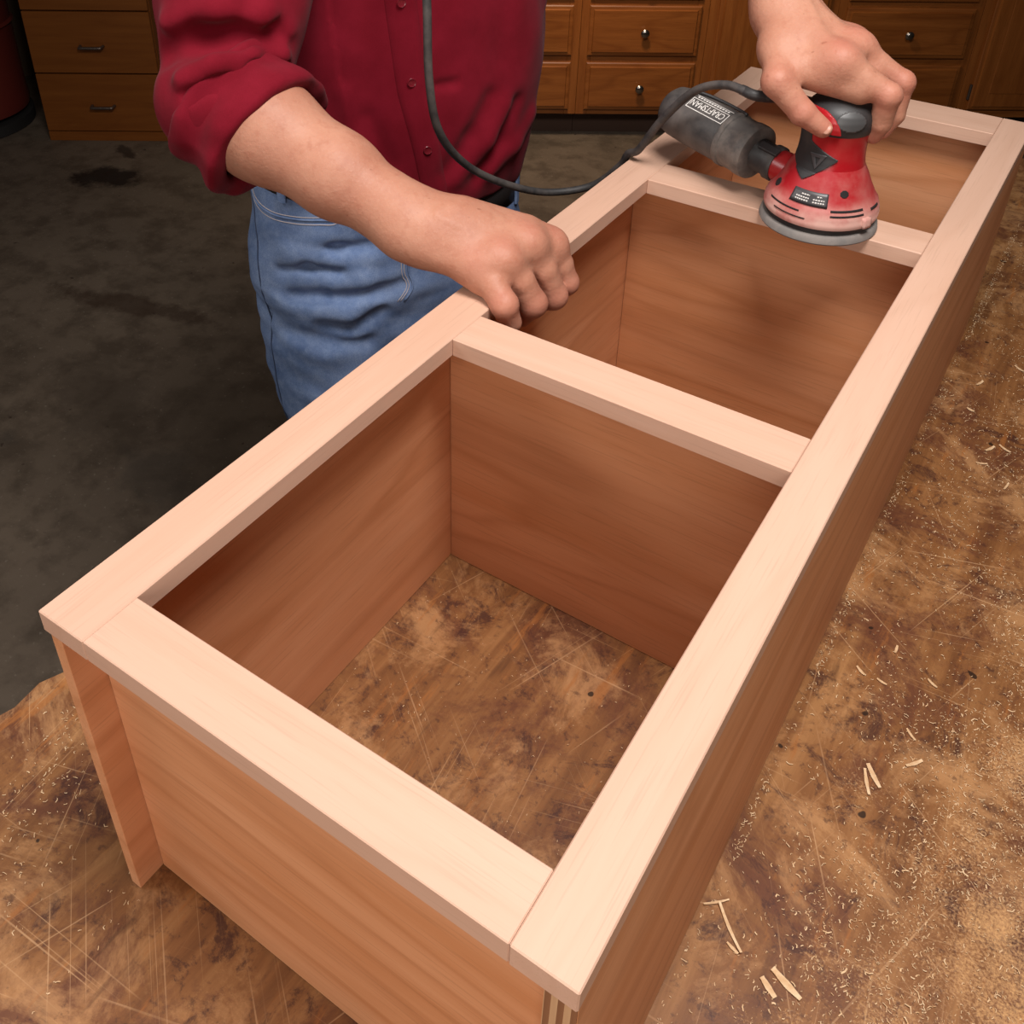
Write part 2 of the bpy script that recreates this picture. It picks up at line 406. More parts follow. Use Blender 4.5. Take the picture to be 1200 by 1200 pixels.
fc = thing('file_cabinet', 'orange-brown file cabinet with flat drawers and slim bar handles', 'cabinet', room(-1.665, 3.72), RA)
box('carcass', (0, 0.02, 0.0), (0.475, 0.50, 1.0), M_file, fc, 0.001)
box('plinth', (0.002, 0.0, 0), (0.473, 0.019, 0.038), M_file, fc)
for z0, z1 in ((0.042, 0.272), (0.278, 0.512), (0.518, 0.752), (0.758, 0.99)):
    d = box('drawer', (0.002, -0.001, z0), (0.473, 0.019, z1), M_file, fc, 0.0015)
    z = z0 + 0.105
    pts = [(0.197, 0.0, z), (0.2, -0.024, z), (0.208, -0.028, z), (0.272, -0.028, z), (0.28, -0.024, z), (0.283, 0.0, z)]
    tube('handle', pts, 0.006, M_pull, d, 8, 4)
dr = thing('steel_drum', 'dark red round drum standing left of the file cabinet', 'drum', room(-2.075, 3.90))
lathe('body', [(0.262, 0.07), (0.267, 0.10), (0.262, 0.13), (0.262, 0.40), (0.272, 0.41), (0.262, 0.42), (0.262, 0.86), (0.272, 0.87), (0.250, 0.88)], plain('dark_red_enamel', (0.12, 0.018, 0.012), 0.4), dr)
lathe('base_ring', [(0.262, 0.0), (0.272, 0.004), (0.272, 0.045), (0.262, 0.048)], M_black, dr)

# ------------------------------------------------------------------ workbench
def bench_mat():
    t = NT('worn_bench_top', 0.45, 0.35); O = t.map()
    g = t.noise(t.map((30, 3.0, 10)), 1.0, 6, 0.65, 0.4)
    c = t.ramp(g, [(0.28, (0.110, 0.040, 0.014)), (0.5, (0.215, 0.088, 0.030)), (0.75, (0.36, 0.172, 0.065))])
    n1 = t.noise(O, 7.5, 9, 0.74, 0.6)
    c = t.mix(t.ramp(n1, [(0.49, 0.0), (0.60, 0.80)]), c, (0.105, 0.034, 0.018))
    n2 = t.noise(t.map(loc=(3, 1, 0)), 19, 9, 0.78, 0.7)
    c = t.mix(t.ramp(n2, [(0.545, 0.0), (0.62, 0.80)]), c, (0.050, 0.017, 0.013))
    n4 = t.noise(t.map(loc=(7, 5, 0)), 9, 8, 0.75, 0.5)
    c = t.mix(t.ramp(n4, [(0.51, 0.0), (0.63, 0.65)]), c, (0.46, 0.235, 0.100))
    n5 = t.noise(t.map((45, 6, 1), loc=(1, 4, 0)), 1.0, 6, 0.7); c = t.mix(t.ramp(n5, [(0.58, 0.0), (0.66, 0.6)]), c, (0.34, 0.120, 0.030))
    n6 = t.noise(t.map(loc=(4, 2, 0)), 75, 5, 0.7); c = t.mix(t.ramp(n6, [(0.57, 0.0), (0.66, 0.6)]), c, (0.055, 0.020, 0.014))
    # knife scratches in several directions
    for i, (rot, sc, amt) in enumerate(((0.35, 1.0, 0.7), (-0.9, 1.2, 0.6), (1.25, 0.9, 0.65), (-0.12, 1.4, 0.5), (2.2, 1.1, 0.6), (1.52, 0.8, 0.7), (-0.5, 1.3, 0.6))):
        m = t.map((330 * sc, 3.0, 1), loc=(i * 3.1, i * 1.7, 0), src=t.map(rot=(0, 0, rot)))
        s_ = t.noise(m, 1.0, 1, 0.5, 0.12)
        br = t.noise(t.map((4, 4, 4), loc=(i * 2.0, 0, 0)), 1.6, 3)
        k = t.math('MULTIPLY', t.ramp(s_, [(0.69, 0.0), (0.73, 1.0)]), t.ramp(br, [(0.47, 0.0), (0.62, amt * 0.75)]))
        c = t.mix(k, c, (0.56, 0.33, 0.17))
    dark = t.noise(t.map((60, 9, 1)), 1.0, 3, 0.6)
    c = t.mix(t.ramp(dark, [(0.62, 0.0), (0.72, 0.5)]), c, (0.07, 0.026, 0.012))
    # fine sawdust film, thicker towards the open side of the bench
    sx = t.n('SeparateXYZ'); t.t.links.new(t.tc.outputs['Object'], sx.inputs[0])
    amtx = t.n('MapRange', From_Min=0.38, From_Max=0.72, To_Min=-0.04, To_Max=0.30); t.t.links.new(sx.outputs[0], amtx.inputs[0])
    amty = t.n('MapRange', From_Min=0.3, From_Max=1.1, To_Min=0.0, To_Max=-0.20); t.t.links.new(sx.outputs[1], amty.inputs[0])  # thinner sawdust at the back also paints in the dimmer light there
    d1 = t.noise(O, 420, 2, 0.7); d2 = t.noise(O, 12, 5, 0.7)
    film = t.ramp(t.math('ADD', t.math('ADD', t.math('MULTIPLY', d1, 0.5), t.math('MULTIPLY', d2, 0.6)), t.math('ADD', amtx.outputs[0], amty.outputs[0])), [(0.66, 0.0), (0.86, 0.85)])
    c = t.mix(film, c, (0.60, 0.33, 0.14))
    pit = t.noise(t.map(loc=(2, 9, 0)), 38, 1); c = t.mix(t.ramp(pit, [(0.765, 0.0), (0.775, 0.9)]), c, (0.02, 0.01, 0.006))
    t.set(t.b.inputs['Roughness'], t.mix(film, (0.42, 0.42, 0.42), (0.95, 0.95, 0.95)))
    t.bump(t.math('ADD', t.math('ADD', g, t.math('MULTIPLY', n2, 0.5)), t.math('MULTIPLY', film, 0.7)), 0.35, 0.0012)
    return t.col(c)
M_bench = bench_mat()
wbn = thing('workbench', 'scarred brown wooden workbench scattered with sawdust', 'workbench', (0, 0, BZ))
bm = bmesh.new(); n = 90; y0, y1 = -0.75, 2.02; top = []; bot = []
for i in range(n + 1):
    y = y0 + (y1 - y0) * i / n
    j = 0.006 * math.sin(i * 1.7) * math.sin(i * 0.61) + random.uniform(-0.003, 0.003)
    ch = random.choice((0, 0, 0, 0.006, 0.012)) if y < 0.2 else 0
    top.append([bm.verts.new((-0.236 + 0.13 * y + j + ch + 0.004, y, 0)), bm.verts.new((0.98, y, 0))])
    bot.append([bm.verts.new((-0.236 + 0.13 * y + j, y, -0.008)), bm.verts.new((0.984, y, -0.008)),
                bm.verts.new((-0.234 + 0.13 * y, y, -0.065)), bm.verts.new((0.98, y, -0.065))])
for i in range(n):
    t0, t1, b0, b1 = top[i], top[i + 1], bot[i], bot[i + 1]
    for q in ((t0[0], t0[1], t1[1], t1[0]), (t0[0], t1[0], b1[0], b0[0]), (b0[0], b1[0], b1[2], b0[2]), (t0[1], b0[1], b1[1], t1[1]),
              (b0[1], b0[3], b1[3], b1[1]), (b0[2], b1[2], b1[3], b0[3])): bm.faces.new(q)
for T, B in ((top[0], bot[0]), (top[-1], bot[-1])): bm.faces.new((T[0], T[1], B[1], B[3], B[2], B[0]))
bmesh.ops.recalc_face_normals(bm, faces=bm.faces)
from_bm('bench_top', bm, M_bench, wbn)
M_leg = wood('bench_leg_wood', 'z', (0.22, 0.11, 0.05), (0.14, 0.065, 0.03), 0.4)
for x, y in ((-0.13, -0.62), (0.86, -0.62), (0.10, 1.88), (0.86, 1.88)): box('leg', (x - 0.045, y - 0.045, -BZ), (x + 0.045, y + 0.045, -0.065), M_leg, wbn, 0.003)
for y in (-0.62, 1.88): box('apron', (-0.10 if y < 0 else 0.12, y - 0.015, -0.18), (0.82, y + 0.015, -0.065), M_leg, wbn)

# ------------------------------------------------------------------ the oak cabinet lying on the bench
H = 0.3342; Wd = 0.40; L = 1.2753; TF = 0.019
cb = thing('wooden_cabinet', 'unfinished oak cabinet with three open bays and a face frame, lying on the workbench', 'cabinet', (0, 0, BZ + 0.0005))
S1, S2 = 0.0442, 0.0389
box('stile', (0, 0, H - TF), (S1, L, H), M_stile, cb, 0.0009)
box('stile', (Wd - S2, 0, H - TF), (Wd, L, H), M_stile, cb, 0.0009)
RY = [(0.0, 0.0437), (0.4077, 0.4548), (0.8177, 0.8713), (L - 0.0678, L)]
for i, (a, b) in enumerate(RY): box('rail', (S1 + 0.0002, a + (0.0003 if i == 0 else 0), H - TF + 0.0002), (Wd - S2 - 0.0002, b - (0.0003 if i == 3 else 0), H - 0.0001), M_rail, cb, 0.0007)
HP = H - TF - 0.0003
box('side_panel', (0.0008, 0.003, 0), (0.0115, L - 0.003, HP), M_ven_y, cb, 0.0004)
sp = box('side_panel', (Wd - 0.0195, 0.003, 0), (Wd - 0.0006, L - 0.003, HP), M_ven_y, cb, 0.0004)
box('plywood_edge', (Wd - 0.0192, 0.0022, 0.0003), (Wd - 0.0009, 0.0034, HP - 0.0003), M_ply, sp, 0)
for y in (0.027, L - 0.040): box('end_panel', (0.012, y, 0), (Wd - 0.0197, y + 0.0125, HP), M_ven_x, cb, 0.0004)
for y in (0.4505, 0.857): box('divider', (0.012, y, 0), (Wd - 0.0197, y + 0.012, HP), M_ven_x, cb, 0.0004)

# ------------------------------------------------------------------ shavings and sawdust on the bench
M_shave = NT('pale_shaving', 0.8, 0.1); M_shave = M_shave.col(M_shave.ramp(M_shave.noise(M_shave.map(), 150, 3), [(0.3, (0.55, 0.33, 0.17)), (0.7, (0.74, 0.54, 0.34))]))
def shaving(x, y, rot, ln, wd, curl, label):
    bm = bmesh.new(); n = 8; a = []; b = []
    for i in range(n + 1):
        t = i / n - 0.5; z = 0.0008 + curl * (t * t) * 4 * ln * 0.18
        yy = curl * 0.25 * ln * (t * t)
        w = wd * (1 - 0.5 * abs(t) * 2 * random.uniform(0.4, 1))
        a.append([bm.verts.new((t * ln, yy - w / 2, z)), bm.verts.new((t * ln, yy + w / 2, z))])
        b.append([bm.verts.new((t * ln, yy - w / 2, z + 0.0007)), bm.verts.new((t * ln, yy + w / 2, z + 0.0007))])
    for i in range(n):
        for q in ((b[i][0], b[i][1], b[i + 1][1], b[i + 1][0]), (a[i][0], a[i + 1][0], a[i + 1][1], a[i][1]),
                  (a[i][0], b[i][0], b[i + 1][0], a[i + 1][0]), (a[i][1], a[i + 1][1], b[i + 1][1], b[i][1])): bm.faces.new(q)
    bm.faces.new((a[0][0], a[0][1], b[0][1], b[0][0])); bm.faces.new((a[-1][0], b[-1][0], b[-1][1], a[-1][1]))
    bmesh.ops.recalc_face_normals(bm, faces=bm.faces)
    o = from_bm('wood_shaving', bm, M_shave); o.location = (x, y, BZ + 0.0002); o.rotation_euler = (0, 0, rot)
    tag(o, label, 'shaving', 'larger wood shavings on the bench'); return o
BIGS = [(0.4265, 0.2462, -0.75, 0.040, 0.0028, 0.25, 'longest thin pale wood shaving, slanting beside the cabinet near the front edge'),
        (0.4105, 0.2590, 0.75, 0.022, 0.0018, 0.2, 'thin pale splinter meeting the longest shaving at an angle'),
        (0.4679, 0.2219, -0.55, 0.016, 0.0050, 0.1, 'small wedge-shaped wood chip at the front, left one of the two'),
        (0.4786, 0.2320, -0.35, 0.027, 0.0060, 0.1, 'broad wedge-shaped wood chip at the front, right one of the two'),
        (0.4345, 0.2332, -0.3, 0.011, 0.0025, 0.1, 'short pale splinter just below the longest shaving'),
        (0.4828, 0.4357, -1.15, 0.026, 0.0034, 0.15, 'narrow pale shaving, left one of the crossed pair on the bench'),
        (0.4865, 0.4450, -0.85, 0.024, 0.0048, 0.15, 'wider pale shaving, right one of the crossed pair on the bench')]
SMALL = [(0.4856, 1.2081, -0.6, 'small pale shaving farthest back on the bench, at the right edge of the photo'),
         (0.4456, 1.1384, 1.2, 'small upright shaving beside the cabinet, second from the back'),
         (0.4472, 1.0669, -0.3, 'small pale shaving nearest the cabinet side, third from the back'),
         (0.4855, 0.9946, 1.1, 'small pale shaving, left one of the cluster of three far back'),
         (0.5012, 1.0053, -0.5, 'small pale shaving, right one of the cluster of three far back'),
         (0.482, 0.9582, 0.4, 'small pale shaving, lowest one of the cluster of three far back'),
         (0.5162, 0.93, 1.4, 'lone upright shaving just in front of the far cluster of three'),
         (0.4671, 0.6011, 1.6, 'small upright shaving, topmost of the four halfway along the bench'),
         (0.4438, 0.5538, -0.6, 'small slanting shaving, leftmost of the four halfway along the bench'),
         (0.4653, 0.5525, -0.2, 'small flat shaving, lowest of the four halfway along the bench'),
         (0.5077, 0.5789, -0.5, 'small slanting shaving, rightmost of the four halfway along the bench'),
         (0.5043, 0.5078, -0.7, 'small shaving lying alone behind the crossed pair'),
         (0.5145, 0.4786, 0.9, 'small flat shaving just right of the crossed pair')]
SHAVINGS = BIGS + [(x, y, a, random.uniform(0.010, 0.019), random.uniform(0.0024, 0.0042), 0.25, l_) for x, y, a, l_ in SMALL]
for s_ in SHAVINGS: shaving(*s_)
def sawdust():
    vs = []; fs = []; k = 0
    def chip(x, y, big):
        nonlocal k
        L_ = random.uniform(0.0008, 0.0026) * big; w = random.uniform(0.0003, 0.0007) * big ** 0.6; r = random.uniform(0, math.pi)
        c, s = math.cos(r), math.sin(r); bend = random.uniform(-0.4, 0.4) * L_; z0 = random.uniform(0.0003, 0.0009); tl = random.uniform(-0.0004, 0.0008)
        for t, off, z in ((-0.5, 0, z0), (0, bend, z0 + 0.0005 + max(tl, 0)), (0.5, 0, z0 + tl)):
            for sd in (-1, 1):
                px, py = t * L_, off + sd * w / 2
                vs.append((x + px * c - py * s, y + px * s + py * c, max(z, 0.0002)))
        vs.append((x, y, z0 + 0.0012)); b = k
        fs.extend([(b, b + 2, b + 3, b + 1), (b + 2, b + 4, b + 5, b + 3)]); k += 7
    n = 0
    while n < 30000:                                   # open side of the bench
        x = random.uniform(0.403, 0.80); y = random.uniform(-0.25, 1.7)
        u = (x - 0.40)
        dens = 0.10 + 0.9 * min(1, max(0, (u - 0.02) / 0.22)) * (1 - 0.55 * min(1, max(0, (y - 0.2) / 1.0)))
        if u < 0.012: dens = 0.9
        dens *= 0.35 + 0.65 * (math.sin(x * 23 + y * 9) * math.sin(y * 17 - x * 6) > -0.2)
        if random.random() < dens: chip(x, y, random.choice((0.8, 1, 1, 1.2, 1.8) if random.random() > 0.02 else (2.6, 3.2))); n += 1
    for _ in range(1500):                              # by the near left corner
        x = random.uniform(-0.215, 0.02); y = random.uniform(-0.25, 0.12); 
        if (x < -0.004 or y < -0.004) and x > -0.225 + 0.13 * y and math.sin(x * 40 + y * 13) > random.uniform(-1, 1): chip(x, y, random.choice((1, 1.3, 1.8)))
    for _ in range(420): chip(random.uniform(0.02, 0.37), random.uniform(0.05, 0.44), random.choice((0.6, 0.8, 1.1)))
    me = bpy.data.meshes.new('sawdust'); me.from_pydata(vs, [], fs); me.update()
    bm = bmesh.new(); bm.from_mesh(me); bmesh.ops.delete(bm, geom=[v for v in bm.verts if not v.link_faces], context='VERTS'); bm.to_mesh(me); bm.free()
    o = link('sawdust', me, M_shave); o.location = (0, 0, BZ)
    tag(o, 'fine pale sawdust and small chips strewn over the bench', 'sawdust', kind='stuff')
sawdust()

# ------------------------------------------------------------------ random orbit sander
def dusty(name, c, dust=0.5, rough=0.45, dc=(0.62, 0.42, 0.33), scale=18, lowz=None):
    t = NT(name, rough, 0.5); n1 = t.noise(t.map(), scale, 5, 0.65); n2 = t.noise(t.map(), 160, 3)
    f = t.ramp(n1, [(0.40, 0.0), (0.68, dust)])
    if lowz is not None:
        sx = t.n('SeparateXYZ'); t.t.links.new(t.tc.outputs['Object'], sx.inputs[0])
        mr = t.n('MapRange', From_Min=lowz[0], From_Max=lowz[1], To_Min=lowz[2], To_Max=0.0); t.t.links.new(sx.outputs[2], mr.inputs[0])
        f = t.math('MINIMUM', t.math('ADD', f, t.math('MULTIPLY', mr.outputs[0], t.ramp(n1, [(0.3, 0.35), (0.6, 1.0)]))), 0.9)
    t.set(t.b.inputs['Roughness'], t.mix(f, (rough,) * 3, (0.85,) * 3)); t.bump(n2, 0.08, 0.0005)
    return t.col(t.mix(f, c, dc))
SX, SY = 0.245, 0.8310
sd = thing('orbital_sander', 'red and black palm sander with dust canister, resting on the second cross rail', 'sander', (SX, SY, BZ + H + 0.0012))
M_red = dusty('dusty_red_plastic', (0.34, 0.005, 0.010), 0.25, lowz=(0.018, 0.046, 0.95), dc=(0.60, 0.36, 0.30))
M_redc = dusty('red_plastic', (0.34, 0.004, 0.009), 0.06, 0.3)
M_rub = dusty('black_rubber', (0.018, 0.017, 0.018), 0.06, 0.5, (0.25, 0.22, 0.2))
M_can = dusty('dusty_black_plastic', (0.035, 0.033, 0.033), 0.28, 0.5, (0.36, 0.29, 0.25), 14)
M_cang = dusty('dusty_grey_plastic', (0.085, 0.075, 0.070), 0.6, 0.55, (0.36, 0.29, 0.24), 25)
M_pad = dusty('grey_sanding_pad', (0.16, 0.145, 0.135), 0.5, 0.8, (0.30, 0.25, 0.22), 40)
M_recess_shade = plain('recess_shade', (0.010, 0.006, 0.006), 0.8)  # near-black that paints the shade inside slots and screw holes
M_label = plain('charcoal_label', (0.045, 0.040, 0.042), 0.4)
M_white = plain('white_print', (0.72, 0.68, 0.64), 0.5)
lathe('sanding_pad', [(0.050, 0.0), (0.0625, 0.0004), (0.0635, 0.002), (0.0625, 0.0075), (0.0605, 0.0095), (0.050, 0.0100)], M_pad, sd)
lathe('pad_collar', [(0.052, 0.0100), (0.0575, 0.0105), (0.0575, 0.0170), (0.054, 0.0175)], M_rub, sd)
# skirt: a fine smooth lathe, its vent slots laid on further down as dark plates
SK = [(0.0580, 0.0160), (0.0605, 0.0170), (0.0612, 0.0195), (0.0612, 0.0230), (0.0604, 0.0245), (0.0604, 0.0275), (0.0597, 0.0290), (0.0592, 0.0310), (0.0583, 0.0325), (0.0578, 0.0350), (0.0560, 0.0370),
      (0.0535, 0.0410), (0.0500, 0.0470), (0.0468, 0.0530), (0.0440, 0.0590), (0.0415, 0.0640), (0.0385, 0.0690), (0.0360, 0.0740)]
lathe('skirt', SK, M_red, sd, n=96)
# the upright neck that the palm grips
NK = [(0.0370, 0.0700), (0.0352, 0.0780), (0.0340, 0.0860), (0.0335, 0.0960), (0.0340, 0.1040), (0.0352, 0.1120)]
lathe('neck', NK, M_redc, sd, n=64)
CP = [(0.0352, 0.1110), (0.0368, 0.1150), (0.0372, 0.1200), (0.0366, 0.1270), (0.0345, 0.1330), (0.0300, 0.1385), (0.0230, 0.1425), (0.0140, 0.1450), (0.004, 0.1458)]
lathe('palm_cap', CP, M_rub, sd, n=64)
def prof_r(P, h): return float(np.interp(h, [q[1] for q in P], [q[0] for q in P]))
def patch(name, prof, a0, a1, h0, h1, mat, parent, proud=0.0012, na=16, nh=10, shape=None):
    """a thin plate that follows a turned surface between two angles and two heights; shape(u, v) keeps a cell"""
    bm = bmesh.new(); g = {}
    def v(i, j, k):
        key = (i, j, k)
        if key not in g:
            a = a0 + (a1 - a0) * i / na; h = h0 + (h1 - h0) * j / nh; r = prof_r(prof, h) + (proud if k else -0.002)
            g[key] = bm.verts.new((r * math.cos(a), r * math.sin(a), h))
        return g[key]
    cells = {(i, j) for i in range(na) for j in range(nh) if shape is None or shape((i + .5) / na, (j + .5) / nh)}
    for i, j in cells:
        bm.faces.new((v(i, j, 1), v(i + 1, j, 1), v(i + 1, j + 1, 1), v(i, j + 1, 1)))
        for (di, dj), (p, q) in (((-1, 0), ((i, j + 1), (i, j))), ((1, 0), ((i + 1, j), (i + 1, j + 1))), ((0, -1), ((i, j), (i + 1, j))), ((0, 1), ((i + 1, j + 1), (i, j + 1)))):
            if (i + di, j + dj) not in cells: bm.faces.new((v(*p, 0), v(*q, 0), v(*q, 1), v(*p, 1)))
    bmesh.ops.recalc_face_normals(bm, faces=bm.faces)
    return from_bm(name, bm, mat, parent, True)
D2R = math.radians
CA = math.atan2(-0.2123 - SY, 0.4769 - SX)         # the side that faces the photographer, about -77 degrees
# slots round the skirt: thin dark plates, the shade inside put into their colour
for a0, a1, h0, h1 in ((CA + D2R(12), CA + D2R(50), 0.0365, 0.0385), (CA + D2R(12), CA + D2R(50), 0.0318, 0.0336),
                       (CA + D2R(62), CA + D2R(80), 0.0340, 0.0362), (CA - D2R(62), CA - D2R(20), 0.0322, 0.0338), (CA - D2R(50), CA - D2R(12), 0.0262, 0.0274)):
    patch('vent_slot_shade', SK, a0, a1, h0, h1, M_recess_shade, sd, 0.0005, 20, 2)
patch('label_plate', SK, CA - D2R(36), CA + D2R(8), 0.0400, 0.0530, M_label, sd, 0.0012, 20, 4)
for a0, a1, hs_ in ((-30, -14, (0.0430, 0.0455)), (-24, -14, (0.0485,)), (-9, 4, (0.0430, 0.0455)), (-5, 1, (0.0485,))):
    for h in hs_:
        a = a0
        while a < a1:
            w_ = random.uniform(1.6, 2.6); patch('print', SK, CA + D2R(a), CA + D2R(min(a + w_, a1)), h, h + 0.0013, M_white, sd, 0.0015, 2, 1); a += w_ + 0.8
rnd_ = lambda u, v: (u - .5) ** 2 + (v - .5) ** 2 < 0.25
patch('screw_hole_shade', SK, CA + D2R(22), CA + D2R(33), 0.0500, 0.0570, M_recess_shade, sd, 0.0006, 14, 14, rnd_)  # dark disc laid on the skirt, painting the shade of a screw hole
patch('screw_hole_shade', SK, CA - D2R(74), CA - D2R(63), 0.0420, 0.0500, M_recess_shade, sd, 0.0006, 14, 14, rnd_)
ALL = SK[:-1] + NK + CP[1:]
# rubber grip on the near left of the neck, running to a point low on the skirt
gp = patch('rubber_grip', ALL, CA - D2R(80), CA + D2R(14), 0.0600, 0.1120, M_rub, sd, 0.0016, 130, 110,
      lambda u, v: (u < 0.42 + 0.58 * max(0, 1 - abs(v - 0.5) / 0.30) if v > 0.5 else u < 1.0 - (0.5 - v) * 1.05) and u > 0.55 - 1.6 * v)
tri = lambda u, v: (0.0 < v < 1.0) and abs(u - .5) < v * .5 and not (abs(u - .5) < (v - 0.22) * .30 and v < 0.80 and v > 0.22)
patch('emblem', ALL, CA - D2R(34), CA - D2R(6), 0.0740, 0.0900, M_label, gp, 0.0030, 60, 50, tri)
# red switch on the front of the cap
patch('switch', CP, CA - D2R(58), CA + D2R(8), 0.1130, 0.1375, M_redc, sd, 0.0025, 90, 60,
      lambda u, v: (v < 1.0) and v > 0.06 and (v < 0.98 * math.sqrt(max(0, 1 - max(0, (u - 0.35) / 0.65) ** 2))))
patch('cap_panel', CP, CA - D2R(2), CA + D2R(46), 0.1190, 0.1385, plain('grey_rubber', (0.06, 0.058, 0.058), 0.45), sd, 0.0016, 24, 16,
      lambda u, v: (u - .5) ** 2 / .25 + (v - .5) ** 2 / .25 < 1.0)
# front lever / clip at the right of the skirt
patch('skirt_tab', SK, CA + D2R(48), CA + D2R(58), 0.0180, 0.0290, M_red, sd, 0.0035, 4, 4)
# dust port and canister
P0 = V3(0.205, 0.835, H + 0.046); P1 = V3(0.030, 0.898, H + 0.062)       # sander body end, far end of the canister
def frame(a, b):
    z = Vector(b - a).normalized(); x = Vector((0, 0, 1)).cross(z).normalized(); y = z.cross(x)
    M = Matrix((x, y, z)).transposed().to_4x4(); M.translation = Vector(a) - Vector((SX, SY, H)); return M
FM = frame(P0, P1); CL = float(np.linalg.norm(P1 - P0))
lathe('dust_port', [(0.017, -0.006), (0.0185, 0.010), (0.0175, 0.024)], M_redc, sd, FM, 32)
lathe('canister_neck', [(0.019, 0.016), (0.0205, 0.018), (0.0205, 0.026), (0.018, 0.027), (0.019, 0.046), (0.022, 0.050)], M_can, sd, FM, 40)
for k in range(2):
    bm = bmesh.new(); add_box(bm, (-0.005, 0.0185, 0.014), (0.005, 0.0235, 0.040), 0.001)
    bmesh.ops.transform(bm, matrix=FM @ Matrix.Rotation(D2R(150 + 180 * k), 4, 'Z'), verts=bm.verts); from_bm('latch', bm, M_rub, sd)
lathe('canister_ring', [(0.020, 0.046), (0.0275, 0.047), (0.0315, 0.049), (0.0322, 0.054), (0.0322, 0.062), (0.0312, 0.0635), (0.0312, 0.082), (0.0326, 0.083), (0.0330, 0.088), (0.0318, 0.090)], M_cang, sd, FM, 56)
can = lathe('dust_canister', [(0.0305, 0.088), (0.0312, 0.092), (0.0314, 0.140), (0.0306, CL - 0.018), (0.0285, CL - 0.008), (0.0235, CL - 0.002), (0.012, CL), (0.002, CL + 0.0005)], M_can, sd, FM, 56)

FONT = None
def text_mesh(s, size):
    cu = bpy.data.curves.new('t', 'FONT'); cu.body = s; cu.size = size; cu.resolution_u = 3
    o = bpy.data.objects.new('t', cu); COL.objects.link(o)
    me = bpy.data.meshes.new_from_object(o.evaluated_get(bpy.context.evaluated_depsgraph_get()))
    bpy.data.objects.remove(o); bpy.data.curves.remove(cu); return me
def wrap_flat(name, bm, r, phi, s0, mat, parent, M):
    """lay a flat drawing (x along the axis, y round the barrel) on the canister"""
    for v in bm.verts:
        a = phi - v.co.y / r; h = s0 + v.co.x; rr = r + 0.0006 + v.co.z
        v.co = Vector((rr * math.cos(a), rr * math.sin(a), h))
    bmesh.ops.transform(bm, matrix=M, verts=bm.verts); return from_bm(name, bm, mat, parent)
def canister_logo(phi):
    me = text_mesh('CRAFTSMAN', 0.0125); me.transform(Matrix.Scale(1.0, 4)); bm = bmesh.new(); bm.from_mesh(me)
    xs = [v.co.x for v in bm.verts]; w = max(xs) - min(xs); k = 0.050 / w
    for v in bm.verts: v.co.x = (v.co.x - min(xs)) * k; v.co.z = 0.0002
    bmesh.ops.subdivide_edges(bm, edges=bm.edges[:], cuts=1)
    x0, x1, ya, yb = -0.003, 0.053, -0.0030, 0.0118
    for a, b, c, d in ((x0, x1, ya, ya + 0.0009), (x0, x1, yb, yb + 0.0009), (x0, x0 + 0.0009, ya, yb), (x1 - 0.0009, x1, ya, yb)):
        add_box(bm, (a, c, 0), (b, d, 0.0002))
    for i in range(12):                                 # the row of tiny letters beneath, too small to read
        add_box(bm, (0.001 + i * 0.0042, -0.0076, 0), (0.001 + i * 0.0042 + 0.0026, -0.0052, 0.0002))
    add_box(bm, (x0, -0.0098, 0), (x1, -0.0090, 0.0002))
    wrap_flat('printed_name', bm, 0.0313, phi, 0.094, M_white, can, FM)
LOGO_PHI = D2R(70)
canister_logo(LOGO_PHI)
# power cord, draped over the canister, behind the stile and up in front of the man
cord = [(0.222, 0.868, 0.448), (0.190, 0.835, 0.462), (0.165, 0.80, 0.470), (0.125, 0.812, 0.470), (0.085, 0.825, 0.450), (0.045, 0.838, 0.402), (0.014, 0.852, 0.352), (-0.004, 0.862, 0.338), (-0.018, 0.869, 0.314), (-0.056, 0.870, 0.276),
        (-0.10, 0.832, 0.270), (-0.13, 0.774, 0.297), (-0.150, 0.716, 0.340), (-0.155, 0.668, 0.398), (-0.155, 0.650, 0.466), (-0.155, 0.648, 0.555), (-0.17, 0.66, 0.64), (-0.22, 0.70, 0.70)]
M_cord = dusty('black_cord', (0.028, 0.026, 0.026), 0.35, 0.6, (0.20, 0.16, 0.14), 30)
tube('power_cord', cord, 0.0049, M_cord, sd, 10, 8, (-SX, -SY, -H))
tube('strain_relief', [cord[0], (0.205, 0.850, 0.456), (0.190, 0.835, 0.462), (0.165, 0.80, 0.470), (0.145, 0.805, 0.4712)], lambda t: 0.0068 - 0.0012 * t, M_rub, sd, 12, 6, (-SX, -SY, -H))
tube('cord_tie', [FM @ Vector((0.0335 * math.cos(D2R(a_)), 0.0335 * math.sin(D2R(a_)), s_)) for a_, s_ in ((88, 0.158), (102, 0.140), (112, 0.118), (112, 0.096), (104, 0.080))], 0.0020, M_rub, sd, 8, 5)

# ================================================================== THE MAN
FW = V3(0.83, -0.557, 0); FW /= np.linalg.norm(FW); RT = V3(FW[1], -FW[0], 0)      # facing, and towards his right
PR = V3(-0.34, 0.80, -BZ)
man = thing('person', 'man in a dark red shirt and blue jeans holding the cabinet and sander', 'person', (PR[0], PR[1], 0))
def pmesh(name, fld, mat, smooth=1, parent=None):
    P, F = fld.mesh(); P = relax(P, F, smooth); me = np_mesh(name, P - PR, F); return link(name, me, mat, parent or man), P

# --- joints (heights above the bench top)
ELR = V3(-0.288, 0.472, 0.466); WRR = V3(-0.060, 0.497, 0.380); SHR = V3(-0.392, 0.632, 0.670)
SHL = V3(-0.192, 0.965, 0.665); ELL = V3(0.02, 1.00, 0.735); WRL = V3(0.150, 0.880, 0.545)
NECK = V3(-0.290, 0.800, 0.72)

